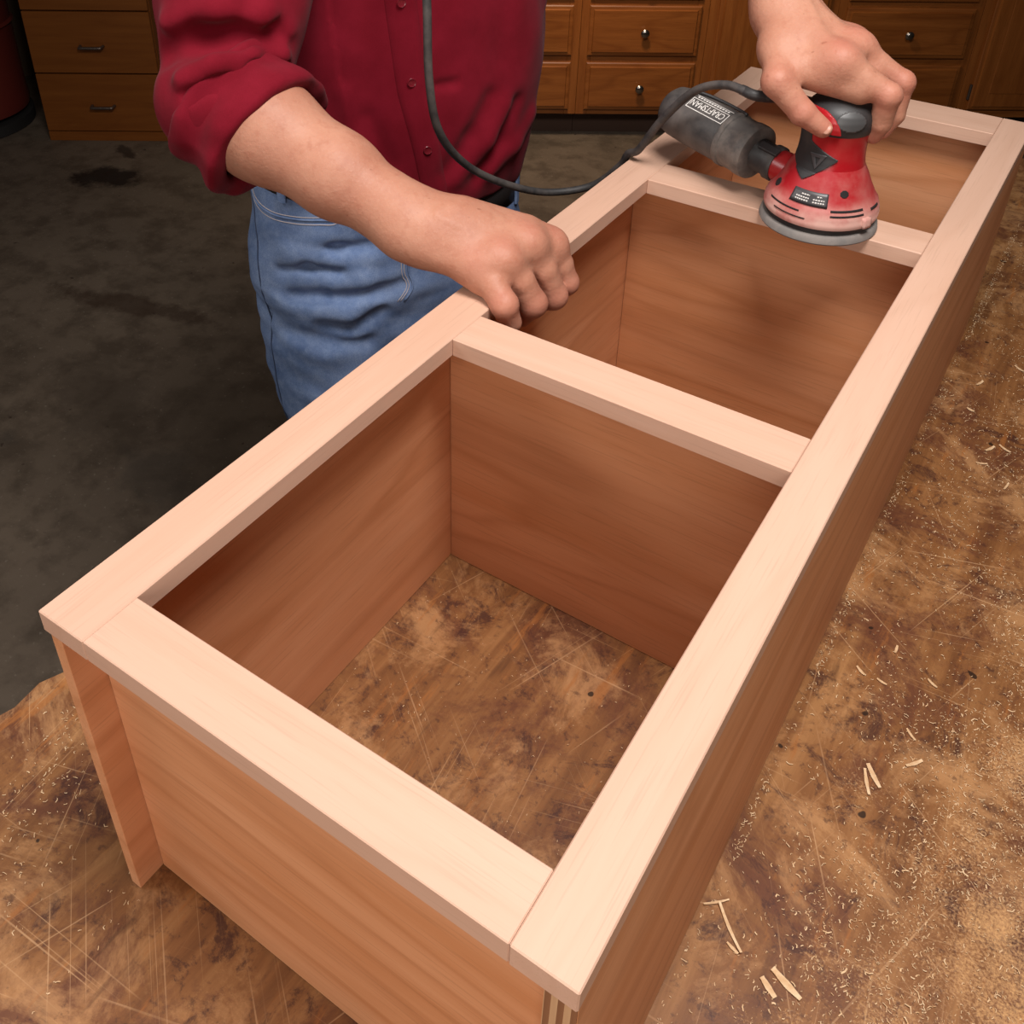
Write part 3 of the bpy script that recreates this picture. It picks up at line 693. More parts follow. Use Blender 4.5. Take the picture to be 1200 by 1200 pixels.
def skin_mat():
    t = NT('skin', 0.52, 0.30); t.b.inputs['Subsurface Weight'].default_value = 0.06
    t.b.inputs['Subsurface Radius'].default_value = (1.0, 0.35, 0.2); t.b.inputs['Subsurface Scale'].default_value = 0.006
    n1 = t.noise(t.map(), 14, 5, 0.65); n2 = t.noise(t.map(), 300, 4, 0.65); n3 = t.noise(t.map(), 85, 4, 0.6)
    c = t.mix(t.ramp(n1, [(0.35, 0.0), (0.68, 0.8)]), (0.46, 0.218, 0.142), (0.37, 0.148, 0.092))
    c = t.mix(t.ramp(n3, [(0.52, 0.0), (0.70, 0.45)]), c, (0.34, 0.125, 0.076))
    c = t.mix(t.ramp(n2, [(0.55, 0.0), (0.75, 0.35)]), c, (0.52, 0.27, 0.19))
    sp = t.noise(t.map(loc=(3, 3, 3)), 120, 1); c = t.mix(t.ramp(sp, [(0.76, 0.0), (0.80, 0.5)]), c, (0.22, 0.085, 0.05))
    at = t.n('Attribute'); at.attribute_name = 'flush'
    c = t.mix(t.math('MULTIPLY', at.outputs['Fac'], 0.70), c, (0.42, 0.120, 0.085))
    wr = t.noise(t.map((260, 90, 260)), 1.0, 3, 0.6)
    t.bump(t.math('ADD', t.math('ADD', n2, t.math('MULTIPLY', n3, 1.0)), t.math('MULTIPLY', wr, 0.8)), 0.38, 0.0010)
    return t.col(c)
M_skin = skin_mat()
FLUSH = []
def flush(P):
    v = np.zeros(len(P))
    for c, r in FLUSH: v = np.maximum(v, np.exp(-((P - c) ** 2).sum(1) / (r * r)))
    return v

# --- right arm and hand gripping the stile
f = Field((-0.36, 0.40, 0.27), (0.10, 0.66, 0.50), 0.0017)
arm = f.like()
d = WRR - ELR
arm.cap(ELR - 0.10 * d, ELR + 0.22 * d, 0.047, 0.053, 0.02).cap(ELR + 0.22 * d, ELR + 0.60 * d, 0.053, 0.042, 0.02)
arm.cap(ELR + 0.60 * d, ELR + 0.86 * d, 0.042, 0.0325, 0.02).cap(ELR + 0.86 * d, WRR + 0.04 * d, 0.0320, 0.0300, 0.02)
arm.ell(ELR + 0.05 * d, (0.046, 0.046, 0.042), k=0.03)
HR = {'i': [(0.046, 0.577, 0.353), (0.0640, 0.585, 0.313), (0.046, 0.588, 0.298), (0.028, 0.590, 0.299)],
      'm': [(0.039, 0.544, 0.367), (0.0650, 0.558, 0.311), (0.046, 0.561, 0.296), (0.028, 0.563, 0.298)],
      'r': [(0.033, 0.508, 0.364), (0.0620, 0.521, 0.320), (0.048, 0.524, 0.299), (0.030, 0.526, 0.299)],
      'p': [(0.017, 0.493, 0.357), (0.0550, 0.479, 0.338), (0.0590, 0.485, 0.316), (0.0500, 0.490, 0.302)]}
RR = {'i': (0.0168, 0.0132, 0.0110, 0.0092), 'm': (0.0172, 0.0142, 0.0115, 0.0095), 'r': (0.0170, 0.0144, 0.0114, 0.0094), 'p': (0.0158, 0.0132, 0.0108, 0.0090)}
def hv(h, q, i): return V3(*h[q][i])
palm = f.like()
for q, (o, w) in zip('imrp', (((0.004, 0.021, -0.004), 0.025), ((0.002, 0.006, 0.003), 0.026), ((0, -0.007, 0.002), 0.025), ((-0.002, -0.018, -0.004), 0.022))):
    palm.cap(WRR + V3(*o), HR[q][0], w, RR[q][0], 0.018)
for a, b in ('im', 'mr', 'rp'):                                   # webs between the finger roots
    palm.cap(hv(HR, a, 0) - V3(0.004, 0, 0), hv(HR, b, 0) - V3(0.004, 0, 0), 0.0178, 0.0172, 0.014)
    m_ = lambda q: hv(HR, q, 0) * 0.66 + hv(HR, q, 1) * 0.34 - V3(0.004, 0, 0.0030)
    palm.cap(m_(a), m_(b), 0.0125, 0.0120, 0.010)
palm.cap(WRR + V3(0.035, 0.030, 0.001), (0.024, 0.563, 0.370), 0.026, 0.0175, 0.016)
palm.cap(WRR + V3(0.035, 0.012, 0.002), (0.022, 0.530, 0.370), 0.026, 0.0180, 0.016)
palm.cap(WRR + V3(0.01, 0.02, -0.006), (-0.016, 0.568, 0.348), 0.024, 0.015, 0.02)      # ball of the thumb
palm.chain([V3(-0.018, 0.568, 0.348), V3(-0.021, 0.596, 0.330), V3(-0.015, 0.616, 0.312)], (0.0140, 0.0115, 0.0092), 0.010)
arm.add(palm, 0.022)
for q in 'imrp':
    J = [V3(*p_) for p_ in HR[q]]; R_ = RR[q]
    g = f.like(); g.chain([J[0], (J[0] + J[1]) / 2 + V3(0.0025, 0, 0.0020)] + J[1:], (R_[0], R_[1] * 1.10) + R_[1:], 0.002)
    arm.blend((slice(None),) * 3, g.f, 0.0055)
    arm.ell(hv(HR, q, 1) + V3(0.0008, 0, 0.0008), np.array((1.0, 0.98, 1.0)) * R_[1], k=0.004)
    arm.ell(hv(HR, q, 0) + V3(-0.001, 0, 0.0045), (0.016, 0.0115, 0.0108), k=0.018)
    FLUSH.append((hv(HR, q, 1), 0.015)); FLUSH.append((hv(HR, q, 0) + V3(0, 0, .01), 0.015)); FLUSH.append((hv(HR, q, 3), 0.013))
for a, b in ('im', 'mr', 'rp'):                                   # valleys between the knuckles
    m0 = (hv(HR, a, 0) + hv(HR, b, 0)) / 2; m1 = (hv(HR, a, 1) + hv(HR, b, 1)) / 2
    arm.fold([m0 * 0.55 + m1 * 0.45 + V3(0, 0, 0.012), m1 + V3(0, 0, 0.010)], 0.0045, -0.0012)
for q, dy in (('i', -.003), ('m', 0), ('r', 0)):                  # tendons
    arm.fold([WRR + V3(0.035, 0.02 * 'rmi'.index(q) - 0.012, 0.028), hv(HR, q, 0) + V3(-0.012, dy, 0.016)], 0.0050, 0.0010)
arm.fold([WRR + V3(0.03, -0.01, 0.03), V3(-0.03, 0.525, 0.402), V3(-0.01, 0.535, 0.396)], 0.0035, 0.0010)
PA, FA = arm.mesh(); PA = relax(PA, FA, 1)

# --- left arm and hand over the sander
f = Field((-0.06, 0.72, 0.41), (0.33, 1.08, 0.80), 0.0019)
la = f.like(); d = WRL - ELL
la.cap(ELL, ELL + 0.3 * d, 0.044, 0.047, 0.02).cap(ELL + 0.3 * d, ELL + 0.7 * d, 0.047, 0.036, 0.02).cap(ELL + 0.7 * d, WRL, 0.036, 0.0290, 0.02)
HL = {'i': [(0.236, 0.818, 0.516), (0.2885, 0.826, 0.490), (0.2870, 0.831, 0.459), (0.2820, 0.835, 0.443)],
      'm': [(0.240, 0.852, 0.520), (0.2920, 0.860, 0.494), (0.2930, 0.857, 0.461), (0.2860, 0.853, 0.443)],
      'r': [(0.228, 0.880, 0.515), (0.272, 0.893, 0.488), (0.276, 0.885, 0.458), (0.270, 0.874, 0.441)],
      'p': [(0.208, 0.900, 0.505), (0.238, 0.918, 0.482), (0.246, 0.905, 0.457), (0.246, 0.889, 0.442)]}
RL = {'i': (0.0165, 0.0130, 0.0110, 0.0090), 'm': (0.0165, 0.0130, 0.0112, 0.0092), 'r': (0.0155, 0.0122, 0.0106, 0.0088), 'p': (0.0140, 0.0110, 0.0096, 0.0082)}
HT = [(0.172, 0.828, 0.516), (0.188, 0.782, 0.497), (0.219, 0.7835, 0.470), (0.2405, 0.790, 0.456)]
pl = f.like()
for q, (o, w) in zip('imrp', (((0.004, -0.018, -0.004), 0.023), ((0.004, -0.006, 0.001), 0.023), ((0.000, 0.006, 0), 0.022), ((-0.004, 0.016, -0.004), 0.019))):
    pl.cap(WRL + V3(*o), HL[q][0], w, RL[q][0] - 0.001, 0.016)
for a, b in ('im', 'mr', 'rp'):
    pl.cap(hv(HL, a, 0), hv(HL, b, 0), 0.0172, 0.0166, 0.014)
    m_ = lambda q: hv(HL, q, 0) * 0.5 + hv(HL, q, 1) * 0.5 - V3(0, 0, 0.0035)
    pl.cap(m_(a), m_(b), 0.0105, 0.0100, 0.012)
pl.cap(WRL + V3(0.004, -0.012, -0.012), HT[0], 0.022, 0.020, 0.02).cap(HT[0], HT[1], 0.0195, 0.0145, 0.015)
pl.cap(HT[0], (0.222, 0.815, 0.506), 0.014, 0.010, 0.02)                                  # web of the thumb
pl.cap((0.204, 0.812, 0.503), (0.262, 0.822, 0.492), 0.0165, 0.0150, 0.014)                # flesh resting on the cap
la.add(pl, 0.022)
g = f.like(); g.chain([V3(*p_) for p_ in HT[1:]], (0.0152, 0.0128, 0.0098), 0.002); g.ell(V3(*HT[2]), (0.0132, 0.0130, 0.0128), k=0.003); la.add(g, 0.008)
for q in 'imrp':
    J = [V3(*p_) for p_ in HL[q]]; R_ = RL[q]
    g = f.like(); g.chain([J[0], (J[0] + J[1]) / 2 + V3(0, 0, 0.0015)] + J[1:], (R_[0], R_[1] * 1.06) + R_[1:], 0.002)
    la.blend((slice(None),) * 3, g.f, 0.0055)
    la.ell(hv(HL, q, 1) + V3(0.0008, 0, 0.0008), np.array((1.0, 0.98, 1.0)) * R_[1], k=0.004)
    la.ell(hv(HL, q, 0) + V3(0, 0, 0.0035), (0.017, 0.0115, 0.0105), k=0.018)
    FLUSH.append((V3(*HL[q][1]), 0.016)); FLUSH.append((V3(*HL[q][0]) + V3(0, 0, .01), 0.018)); FLUSH.append((V3(*HL[q][3]), 0.014))
FLUSH.append((V3(*HT[2]), 0.018)); FLUSH.append((V3(*HT[3]), 0.014)); FLUSH.append((V3(*HT[1]), 0.016))
for a, b in (('i', 'm'), ('m', 'r'), ('r', 'p')):
    m0 = (V3(*HL[a][0]) + V3(*HL[b][0])) / 2; m1 = (V3(*HL[a][1]) + V3(*HL[b][1])) / 2
    la.fold([m0 * 0.6 + m1 * 0.4 + V3(0, 0, 0.013), m1 + V3(0, 0, 0.010)], 0.0050, -0.0014)
for q in 'imr': la.fold([WRL + V3(0.022, -0.008 + 0.008 * 'imr'.index(q), 0.024), V3(*HL[q][0]) + V3(-0.014, 0, 0.014)], 0.0045, 0.0012)
PB, FB = la.mesh(); PB = relax(PB, FB, 1)

# --- head, neck and trunk under the clothes
HC = V3(-0.215, 0.770, 0.905)
f = Field((-0.58, 0.42, 0.10), (0.10, 1.12, 1.06), 0.005)
f.stack([0.12, 0.20, 0.32, 0.46, 0.58, 0.66, 0.69], [(-0.350, 0.800), (-0.352, 0.805), (-0.340, 0.815), (-0.322, 0.825), (-0.308, 0.815), (-0.30, 0.805), (-0.298, 0.803)],
        [0.14, 0.15, 0.155, 0.16, 0.165, 0.13, 0.10], [0.085, 0.09, 0.10, 0.10, 0.09, 0.07, 0.06], RT, FW)
f.cap(NECK - V3(0, 0, 0.08), HC + V3(-0.02, 0.008, -0.04), 0.062, 0.052, 0.03)
for a, b, c in ((SHR, ELR, NECK), (SHL, ELL, NECK)):
    f.cap(c - V3(0, 0, 0.05), a, 0.052, 0.050, 0.05).cap(a, b, 0.048, 0.036, 0.03)
hf = (FW + V3(0, 0, -0.55)); hf /= np.linalg.norm(hf); hs = RT; hu = np.cross(hs, hf); hu = hu if hu[2] > 0 else -hu
hp = lambda s_, u_, f_: HC + hs * s_ + hu * u_ + hf * f_
f.ell(hp(0, 0.025, -0.008), (0.076, 0.100, 0.096), (hs, hu, hf), 0.02).ell(hp(0, -0.055, 0.030), (0.056, 0.068, 0.062), (hs, hu, hf), 0.03)
f.cap(hp(0, 0.010, 0.088), hp(0, -0.028, 0.110), 0.009, 0.013, 0.014).ell(hp(0, -0.030, 0.104), (0.017, 0.009, 0.012), (hs, hu, hf), 0.008)
f.cap(hp(-0.03, 0.026, 0.084), hp(0.03, 0.026, 0.084), 0.010, 0.010, 0.02)
for s_ in (-1, 1):
    f.ell(hp(s_ * 0.032, 0.006, 0.090), (0.015, 0.010, 0.010), (hs, hu, hf), 0.008, 'cut'); f.ell(hp(s_ * 0.032, 0.006, 0.077), (0.0125, 0.012, 0.012), (hs, hu, hf), 0.003)
    f.ell(hp(s_ * 0.080, -0.004, 0.000), (0.008, 0.031, 0.018), (hs, hu, hf), 0.006)
f.cap(hp(-0.021, -0.063, 0.092), hp(0.021, -0.063, 0.092), 0.0065, 0.0065, 0.006).cap(hp(-0.019, -0.073, 0.089), hp(0.019, -0.073, 0.089), 0.0070, 0.0070, 0.004)
f.fold([hp(-0.024, -0.068, 0.100), hp(0.024, -0.068, 0.100)], 0.005, -0.004)
PC, FC = f.mesh(); PC = relax(PC, FC, 1)
P = np.concatenate([PA, PB, PC]); F = np.concatenate([FA, FB + len(PA), FC + len(PA) + len(PB)])
me = np_mesh('body', P - PR, F)
at = me.attributes.new('flush', 'FLOAT', 'POINT'); at.data.foreach_set('value', flush(P).astype(np.float32))
body = link('body', me, M_skin, man)
# hair and nails
f = Field(HC - 0.16, HC + 0.17, 0.005)
f.ell(hp(0, 0.036, -0.016), (0.086, 0.102, 0.098), (hs, hu, hf), 0.01); f.ell(hp(0, -0.045, 0.085), (0.11, 0.085, 0.105), (hs, hu, hf), 0.01, 'cut')
f.wrinkle(lambda p_: 0.004 * vnoise(p_, (60, 60, 25)))
t = NT('brown_hair', 0.5, 0.4); pmesh('hair', f, t.col(t.ramp(t.noise(t.map((60, 60, 12)), 5, 4), [(0.3, (0.03, 0.018, 0.01)), (0.7, (0.10, 0.06, 0.035))])))
M_nail = plain('fingernail', (0.44, 0.20, 0.135), 0.4)
def nail(pos, nrm, along, w, l):
    n_ = Vector(nrm).normalized(); a_ = Vector(along); a_ = (a_ - n_ * a_.dot(n_)).normalized(); s_ = n_.cross(a_)
    bm = bmesh.new(); g = []
    for i in range(9):
        for j in range(7):
            u = i / 8 * 2 - 1; v = j / 6 * 2 - 1
            x = u * w * (1 - 0.22 * max(0, v) ** 2 - 0.25 * max(0, -v) ** 3); y = v * l * (1 - 0.18 * u * u)
            g.append(bm.verts.new(Vector(pos) + s_ * x + a_ * y + n_ * (0.0004 - 0.30 * x * x / w * 1.0)))
    for i in range(8):
        for j in range(6): bm.faces.new((g[i * 7 + j], g[(i + 1) * 7 + j], g[(i + 1) * 7 + j + 1], g[i * 7 + j + 1]))
    bmesh.ops.recalc_face_normals(bm, faces=bm.faces)
    for v in list(bm.verts): pass
    r = bmesh.ops.solidify(bm, geom=bm.faces[:], thickness=0.0006)
    return from_bm('fingernail', bm, M_nail, body, True, Vector(-PR))
tdir = V3(*HT[3]) - V3(*HT[2]); tn = V3(0.25, -0.80, 0.55)
nail(V3(*HT[3]) + 0.45 * tdir * 0 + tn / np.linalg.norm(tn) * 0.0090 + tdir * 0.08, tn, tdir, 0.0062, 0.0066)

# --- shirt
def cloth(name, light, dark, weave=1400, rough=0.85, spec=0.15):
    t = NT(name, rough, spec); O = t.map(); n1 = t.noise(O, 20, 5, 0.6); n2 = t.noise(O, weave, 2)
    c = t.mix(t.ramp(n1, [(0.35, 0.0), (0.7, 1.0)]), dark, light)
    c = t.mix(t.ramp(n2, [(0.35, 0.0), (0.65, 0.25)]), c, tuple(x * 1.5 for x in light))
    t.b.inputs['Sheen Weight'].default_value = 0.03; t.b.inputs['Sheen Roughness'].default_value = 0.5
    t.bump(n2, 0.15, 0.0005); return t.col(c)
M_shirt = cloth('red_cotton', (0.165, 0.0065, 0.016), (0.122, 0.004, 0.010), spec=0.06)
f = Field((-0.60, 0.36, 0.12), (0.12, 1.12, 0.78), 0.0038)
f.stack([0.175, 0.20, 0.235, 0.28, 0.34, 0.42, 0.50, 0.58, 0.64, 0.68],
        [(-0.352, 0.805), (-0.352, 0.805), (-0.350, 0.807), (-0.346, 0.811), (-0.336, 0.818), (-0.324, 0.824), (-0.314, 0.820), (-0.308, 0.812), (-0.302, 0.806), (-0.300, 0.803)],
        [0.158, 0.172, 0.192, 0.202, 0.204, 0.198, 0.190, 0.182, 0.150, 0.10], [0.118, 0.130, 0.146, 0.154, 0.154, 0.144, 0.132, 0.115, 0.090, 0.06], RT, FW)
slv = f.like(); d = ELR - SHR; dd = WRR - ELR
slv.cap(NECK - V3(0, 0, 0.06), SHR, 0.065, 0.084, 0.05).cap(SHR, SHR + 0.5 * d, 0.086, 0.082, 0.03).cap(SHR + 0.5 * d, ELR, 0.082, 0.064, 0.03).cap(ELR, ELR + 0.06 * dd, 0.060, 0.056, 0.02)
d = ELL - SHL
slv.cap(NECK - V3(0, 0, 0.06), SHL, 0.065, 0.075, 0.05).cap(SHL, ELL, 0.075, 0.066, 0.03).cap(ELL, ELL + 0.15 * (WRL - ELL), 0.064, 0.060, 0.02)
f.add(slv, 0.025)
def waist(x, y): return 0.262 + 0.24 * np.maximum(((x + 0.348) * RT[0] + (y - 0.808) * RT[1]), -0.10)      # higher on his right
def side(f, k, off): 
    Xs, Ys, Zs = f.ax[0][:, None, None], f.ax[1][None, :, None], f.ax[2][None, None, :]
    f.f = np.maximum(f.f, (k * (waist(Xs, Ys) + off - Zs)).astype(np.float32))
side(f, 1, 0.0)
f.cap(NECK + V3(0.02, -0.005, 0.02), NECK + V3(0.02, -0.005, 0.10), 0.070, 0.058, 0.01, 'cut')
SHIRT_FOLDS = []
SHIRT_FOLDS += [
    ([(-0.322, 0.440, 0.525), (-0.292, 0.454, 0.537), (-0.267, 0.476, 0.538), (-0.246, 0.500, 0.521)], 0.017, -0.0190),
    ([(-0.3268, 0.4442, 0.5494), (-0.2797, 0.4656, 0.5664), (-0.2521, 0.5053, 0.5563), (-0.2469, 0.5286, 0.5317)], 0.015, 0.0110),
    ([(-0.2819, 0.415, 0.5109), (-0.2587, 0.4376, 0.5236), (-0.2524, 0.4836, 0.5234), (-0.2433, 0.5162, 0.5142)], 0.011, 0.0120),
    ([(-0.2721, 0.4178, 0.4963), (-0.2581, 0.44, 0.5064), (-0.2476, 0.477, 0.5101), (-0.2436, 0.5146, 0.5002)], 0.009, -0.0100),
    ([(-0.2609, 0.493, 0.5656), (-0.2514, 0.5137, 0.5435), (-0.2479, 0.5286, 0.5245)], 0.012, -0.0110),
    ([(-0.345, 0.470, 0.60), (-0.300, 0.475, 0.592), (-0.268, 0.505, 0.585)], 0.014, -0.0090),
    ([(-0.1683, 0.8326, 0.3736), (-0.1786, 0.8055, 0.3335), (-0.197, 0.7641, 0.2901)], 0.014, 0.0060),
    ([(-0.1756, 0.809, 0.3909), (-0.1854, 0.7817, 0.346), (-0.2029, 0.7496, 0.3026)], 0.012, -0.0070),
    ([(-0.169, 0.9002, 0.3396), (-0.1723, 0.8659, 0.3076), (-0.1795, 0.8185, 0.2861)], 0.014, 0.0060),
    ([(-0.1636, 0.8543, 0.3735), (-0.1722, 0.8328, 0.3254), (-0.1862, 0.798, 0.2835)], 0.011, -0.0070),
    ([(-0.2092, 0.7417, 0.4198), (-0.1973, 0.7608, 0.4198)], 0.006, -0.0060),
    ([(-0.2667, 0.6736, 0.3861), (-0.2452, 0.6844, 0.3256)], 0.014, -0.0060),
    ([(-0.2885, 0.6625, 0.4172), (-0.2655, 0.6693, 0.3488)], 0.014, 0.0055)]
for pts, w_, a_ in SHIRT_FOLDS: f.fold([V3(*q) for q in pts], w_, a_)
def shirt_wr(p_):
    low = np.clip((0.36 - p_[:, 2]) / 0.16, 0, 1)
    w_ = 0.0040 * vnoise(p_, (16, 16, 9)) + 0.0022 * vnoise(p_ + 5, (34, 34, 20))
    q = p_ + 0.02 * vnoise(p_ + 9, (9, 9, 9))[:, None]
    return w_ + low * 0.0065 * vnoise(q, (24, 24, 4)) + (p_[:, 1] < 0.66) * (p_[:, 0] < -0.2) * 0.004 * vnoise(q + 3, (26, 20, 12))
f.wrinkle(shirt_wr)
shirt, _ = pmesh('shirt', f, M_shirt, 1)
# rolled cuffs: thick hollow bands round the arms
def cuff(c0, c1, r0, r1, th, lo, hi):
    f = Field(lo, hi, 0.0026); ax_ = V3(*c1) - V3(*c0); Lc = np.linalg.norm(ax_); ax_ = ax_ / Lc
    X, Y, Z = f.ax[0][:, None, None], f.ax[1][None, :, None], f.ax[2][None, None, :]
    px, py, pz = X - c0[0], Y - c0[1], Z - c0[2]; s_ = px * ax_[0] + py * ax_[1] + pz * ax_[2]
    rad = np.sqrt(np.maximum(px ** 2 + py ** 2 + pz ** 2 - s_ ** 2, 0)); t_ = np.clip(s_ / Lc, 0, 1)
    R_ = r0 + (r1 - r0) * t_
    dx = np.abs(rad - R_) - th + 0.004; ds = np.abs(s_ - Lc / 2) - Lc / 2 + 0.004
    f.f = (np.minimum(np.maximum(dx, ds), 0) + np.sqrt(np.maximum(dx, 0) ** 2 + np.maximum(ds, 0) ** 2) - 0.004).astype(np.float32)
    def wr(p_):
        q = p_ + 0.015 * vnoise(p_ + 2, (14, 14, 14))[:, None]
        sa = (p_ - V3(*c0)) @ ax_
        return 0.0062 * vnoise(q, (18, 18, 18)) + 0.0030 * vnoise(q + 4, (40, 40, 40)) + 0.0030 * np.sin(sa / Lc * 9 + 3 * vnoise(p_, (12, 12, 12))) 
    f.wrinkle(wr, 0.02); return f
e = (WRR - ELR) / np.linalg.norm(WRR - ELR); ce = V3(0.87, 0.02, -0.49); ce /= np.linalg.norm(ce)
a0 = V3(-0.298, 0.484, 0.464)
pmesh('rolled_cuff', cuff(a0, a0 + ce * 0.062, 0.067, 0.0700, 0.0090, ELR - 0.13, ELR + 0.15), M_shirt, 1, shirt)
e2 = (WRL - ELL) / np.linalg.norm(WRL - ELL); a0 = ELL + e2 * 0.01
pmesh('rolled_cuff', cuff(a0, a0 + e2 * 0.055, 0.062, 0.060, 0.008, ELL - 0.12, ELL + 0.14), M_shirt, 1, shirt)

# --- jeans
def denim():
    t = NT('blue_denim', 0.9, 0.1); O = t.map(); n1 = t.noise(O, 13, 5, 0.6); n2 = t.noise(t.map((1500, 1500, 500)), 1, 2); n3 = t.noise(O, 60, 4, 0.7)
    c = t.ramp(n1, [(0.3, (0.072, 0.115, 0.230)), (0.7, (0.165, 0.230, 0.385))])
    c = t.mix(t.ramp(n3, [(0.4, 0.0), (0.7, 0.35)]), c, (0.29, 0.36, 0.50)); c = t.mix(t.ramp(n2, [(0.42, 0.0), (0.6, 0.35)]), c, (0.045, 0.070, 0.14))
    t.bump(t.math('ADD', n2, n3), 0.2, 0.0006); return t.col(c)
M_den = denim()
f = Field((-0.58, 0.50, -BZ), (-0.14, 1.10, 0.35), 0.0042)
f.stack([-0.02, 0.06, 0.12, 0.18, 0.235, 0.34], [(-0.335, 0.795), (-0.338, 0.797), (-0.342, 0.800), (-0.345, 0.803), (-0.346, 0.807), (-0.343, 0.812)],
        [0.178, 0.194, 0.202, 0.199, 0.193, 0.188], [0.100, 0.118, 0.124, 0.126, 0.125, 0.124], RT, FW, 0.01)
hipR = V3(-0.337, 0.797, 0.06) + RT * 0.095; hipL = V3(-0.337, 0.797, 0.06) - RT * 0.095
legs = []
for hip, foot in ((hipR, V3(-0.350, 0.690, -BZ)), (hipL, V3(-0.30, 0.920, -BZ))):
    k_ = hip * 0.52 + foot * 0.48 + FW * 0.035; g = f.like()
    zs_ = [foot[2] + 0.02, foot[2] + 0.10, (foot[2] + k_[2]) / 2, k_[2], (k_[2] + hip[2]) / 2, hip[2] - 0.02, hip[2] + 0.05]
    def cz(z): 
        return (foot + (k_ - foot) * (z - foot[2]) / (k_[2] - foot[2]) if z < k_[2] else k_ + (hip - k_) * min(1, (z - k_[2]) / (hip[2] - k_[2])))[:2]
    g.stack(zs_, [cz(z) for z in zs_], [0.082, 0.078, 0.078, 0.080, 0.092, 0.105, 0.10], [0.090, 0.082, 0.080, 0.082, 0.098, 0.112, 0.10], RT, FW, 0.01); legs.append((k_, foot)); f.add(g, 0.018)
JEAN_FOLDS = []
JEAN_FOLDS += [(q, 0.011, -0.0085) for q in (
    [(-0.3802, 0.6449, 0.1984), (-0.3244, 0.6669, 0.1929), (-0.2917, 0.6901, 0.1965)], [(-0.3926, 0.6359, 0.1559), (-0.3586, 0.6458, 0.1652), (-0.3171, 0.664, 0.1622)],
    [(-0.375, 0.6288, 0.1176), (-0.3307, 0.6494, 0.1227)], [(-0.3088, 0.6595, 0.124), (-0.2738, 0.6905, 0.1287), (-0.2542, 0.7131, 0.1351)],
    [(-0.3296, 0.6347, 0.0807), (-0.2929, 0.6599, 0.0764), (-0.2734, 0.6915, 0.0949)], [(-0.3923, 0.6177, 0.0618), (-0.329, 0.6314, 0.0556), (-0.288, 0.674, 0.0473)])]
JEAN_FOLDS += [(q, 0.013, 0.0060) for q in (
    [(-0.3266, 0.6557, 0.1442), (-0.288, 0.6819, 0.1499), (-0.2636, 0.711, 0.152)], [(-0.3377, 0.6323, 0.1028), (-0.3006, 0.6566, 0.1008), (-0.2775, 0.6849, 0.1165)],
    [(-0.3727, 0.6426, 0.1781), (-0.3184, 0.6671, 0.1776), (-0.2815, 0.6945, 0.1807)])]
for pts, w_, a_ in JEAN_FOLDS: f.fold([V3(*q) for q in pts], w_, a_)
def jean_wr(p_):
    q = p_ + 0.03 * vnoise(p_ + 4, (7, 7, 7))[:, None]
    hipz = np.exp(-((p_[:, 2] - 0.05) / 0.16) ** 2)
    return 0.0040 * vnoise(p_, (10, 10, 8)) + 0.0060 * hipz * vnoise(q, (12, 12, 34)) + 0.0025 * vnoise(q + 3, (22, 22, 40)) * (0.4 + hipz)
f.wrinkle(jean_wr)
side(f, -1, 0.012)
jeans, _ = pmesh('jeans', f, M_den, 1)
def ring_pt(a_, extra, off):
    x, y = (V3(-0.3455, 0.809, 0) + RT * math.cos(a_) * (0.1915 + extra) + FW * math.sin(a_) * (0.1255 + extra))[:2]
    return V3(x, y, float(waist(x, y)) + off)
bm = bmesh.new(); n = 90; rings = []
for k_, off in ((0.001, -0.036), (0.006, -0.035), (0.006, 0.003), (0.001, 0.004)):
    rings.append([bm.verts.new(ring_pt(2 * math.pi * i / n, k_, off)) for i in range(n)])
for j in range(4):
    for i in range(n): bm.faces.new((rings[j][i], rings[j][(i + 1) % n], rings[(j + 1) % 4][(i + 1) % n], rings[(j + 1) % 4][i]))
bmesh.ops.recalc_face_normals(bm, faces=bm.faces)
from_bm('belt', bm, plain('black_leather', (0.014, 0.012, 0.012), 0.45), man, True, Vector(-PR))
for a_ in (0.55, 1.15, 2.0, 2.6):
    bm = bmesh.new(); add_box(bm, (-0.006, 0.0055, -0.042), (0.006, 0.0095, 0.010), 0.001)
    p_ = ring_pt(a_, 0, 0); nr = RT * math.cos(a_) / 0.19 + FW * math.sin(a_) / 0.125
    bmesh.ops.transform(bm, matrix=Matrix.Translation(p_ - PR) @ Matrix.Rotation(math.atan2(nr[1], nr[0]) - math.pi / 2, 4, 'Z'), verts=bm.verts)
    from_bm('belt_loop', bm, M_den, jeans)
from mathutils.bvhtree import BVHTree
def bvh(o): return BVHTree.FromPolygons([v.co[:] for v in o.data.vertices], [p_.vertices[:] for p_ in o.data.polygons])
T_sh, T_jn = bvh(shirt), bvh(jeans)
def front(s_, z):                                                  # the shirt's front at a sideways offset and height
    c = Vector(V3(-0.325, 0.820, z) + RT * s_ - PR); h = T_sh.ray_cast(c + Vector(FW) * 0.5, -Vector(FW)); return h[0] or c
bm = bmesh.new(); rows = []; prof_ = ((-1.0, 0.0002), (-0.97, 0.0016), (-0.5, 0.0018), (0, 0.0019), (0.5, 0.0018), (0.97, 0.0016), (1.0, 0.0002))
def plc(z): return float(np.interp(z, [0.27, 0.30, 0.414, 0.527, 0.62], [0.006, 0.010, 0.032, 0.043, 0.045]))
for i in range(61):
    z = 0.268 + (0.62 - 0.268) * i / 60; rows.append([bm.verts.new(front(plc(z) + 0.018 * u, z) + Vector(FW) * h_) for u, h_ in prof_])
for a_, b_ in zip(rows, rows[1:]):
    for i in range(6): bm.faces.new((a_[i], a_[i + 1], b_[i + 1], b_[i]))
bmesh.ops.recalc_face_normals(bm, faces=bm.faces); from_bm('placket', bm, M_shirt, shirt, True)
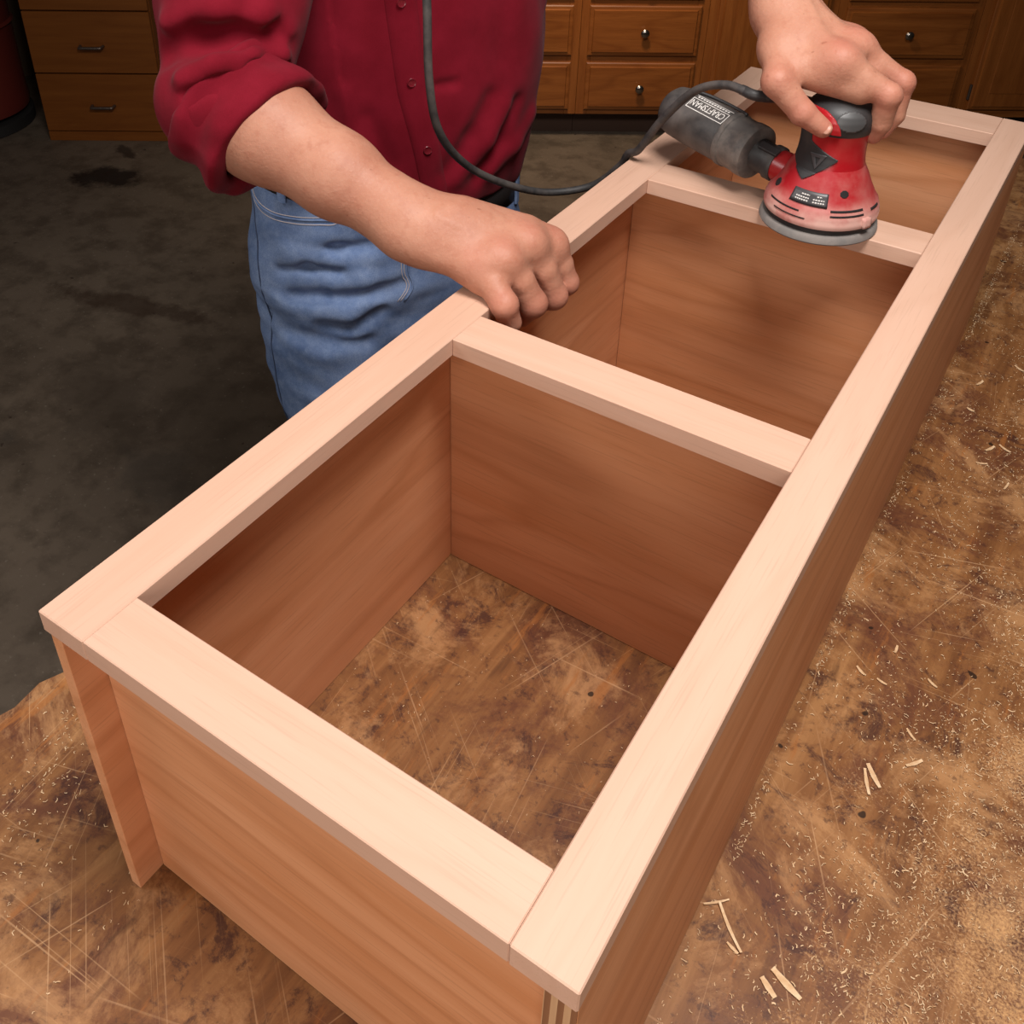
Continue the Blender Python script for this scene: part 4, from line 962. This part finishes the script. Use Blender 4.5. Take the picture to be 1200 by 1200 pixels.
M_btn = plain('dark_red_button', (0.16, 0.010, 0.018), 0.25)
for z in (0.342, 0.428, 0.524, 0.61):
    q = front(plc(z), z) + Vector(FW) * 0.002
    Mb = Matrix.Translation(q) @ Vector(FW).to_track_quat('Z', 'Y').to_matrix().to_4x4()
    lathe('button', [(0.0055, 0), (0.0058, 0.0012), (0.0050, 0.0022), (0.0040, 0.0016), (0.001, 0.0014)], M_btn, shirt, Mb, 20)
def snapped(tree, pts, off=0.0006):
    out = []
    for q in spline(pts, 6):
        h = tree.find_nearest(Vector(q - PR)); out.append(h[0] + h[1] * off)
    return out
M_thread = plain('pale_thread', (0.50, 0.42, 0.40), 0.8); M_seam = plain('dark_denim_seam', (0.03, 0.045, 0.09), 0.9)
pk = [(-0.452, 0.660, 0.268), (-0.4375, 0.6371, 0.246), (-0.4024, 0.6294, 0.237), (-0.3685, 0.637, 0.2355), (-0.335, 0.6496, 0.2384), (-0.3161, 0.6611, 0.241), (-0.295, 0.680, 0.262)]
tube('pocket_edge', snapped(T_jn, pk, 0.0008), 0.0016, M_den, jeans, 8, 1)
for dz in (0.0035, -0.0065): tube('stitching', snapped(T_jn, [(a, b, c + dz) for a, b, c in pk], 0.0005), 0.00055, M_thread, jeans, 5, 1)
fy = [(-0.246, 0.728, 0.24), (-0.2494, 0.7235, 0.1615), (-0.2432, 0.7255, 0.1313), (-0.2509, 0.7153, 0.1102)]
tube('fly_seam', snapped(T_jn, fy, 0.0006), 0.0014, M_den, jeans, 6, 1)
for dx in (0.006, 0.010): tube('stitching', snapped(T_jn, [(a - dx * 0.55, b - dx * 0.83, c) for a, b, c in fy], 0.0004), 0.00055, M_thread, jeans, 5, 1)
sm = [(-0.452, 0.668, 0.262), (-0.4400, 0.6329, 0.2122), (-0.4250, 0.620, 0.1326), (-0.418, 0.617, 0.0077), (-0.414, 0.618, -0.0696), (-0.41, 0.63, -0.25)]
tube('side_seam', snapped(T_jn, sm, 0.0002), 0.0011, M_seam, jeans, 6, 1)
# --- shoes
M_shoe = plain('dark_leather', (0.06, 0.035, 0.022), 0.5)
for k_, foot in legs:
    f = Field(foot - V3(0.16, 0.2, 0.0) + V3(0, 0, -0.01), foot + V3(0.28, 0.16, 0.16), 0.005); q = foot + V3(0, 0, 0.04)
    f.cap(q - FW * 0.05, q + FW * 0.06, 0.043, 0.046, 0.02).cap(q + FW * 0.06 + V3(0, 0, -0.004), q + FW * 0.16 + V3(0, 0, -0.010), 0.046, 0.036, 0.02).cap(q - FW * 0.02, q + V3(0, 0, 0.07) - FW * 0.01, 0.045, 0.05, 0.02)
    f.f = np.maximum(f.f, (foot[2] + 0.002 - f.ax[2])[None, None, :]).astype(np.float32)
    pmesh('shoe', f, M_shoe)
print('verts', sum(len(m.vertices) for m in bpy.data.meshes))
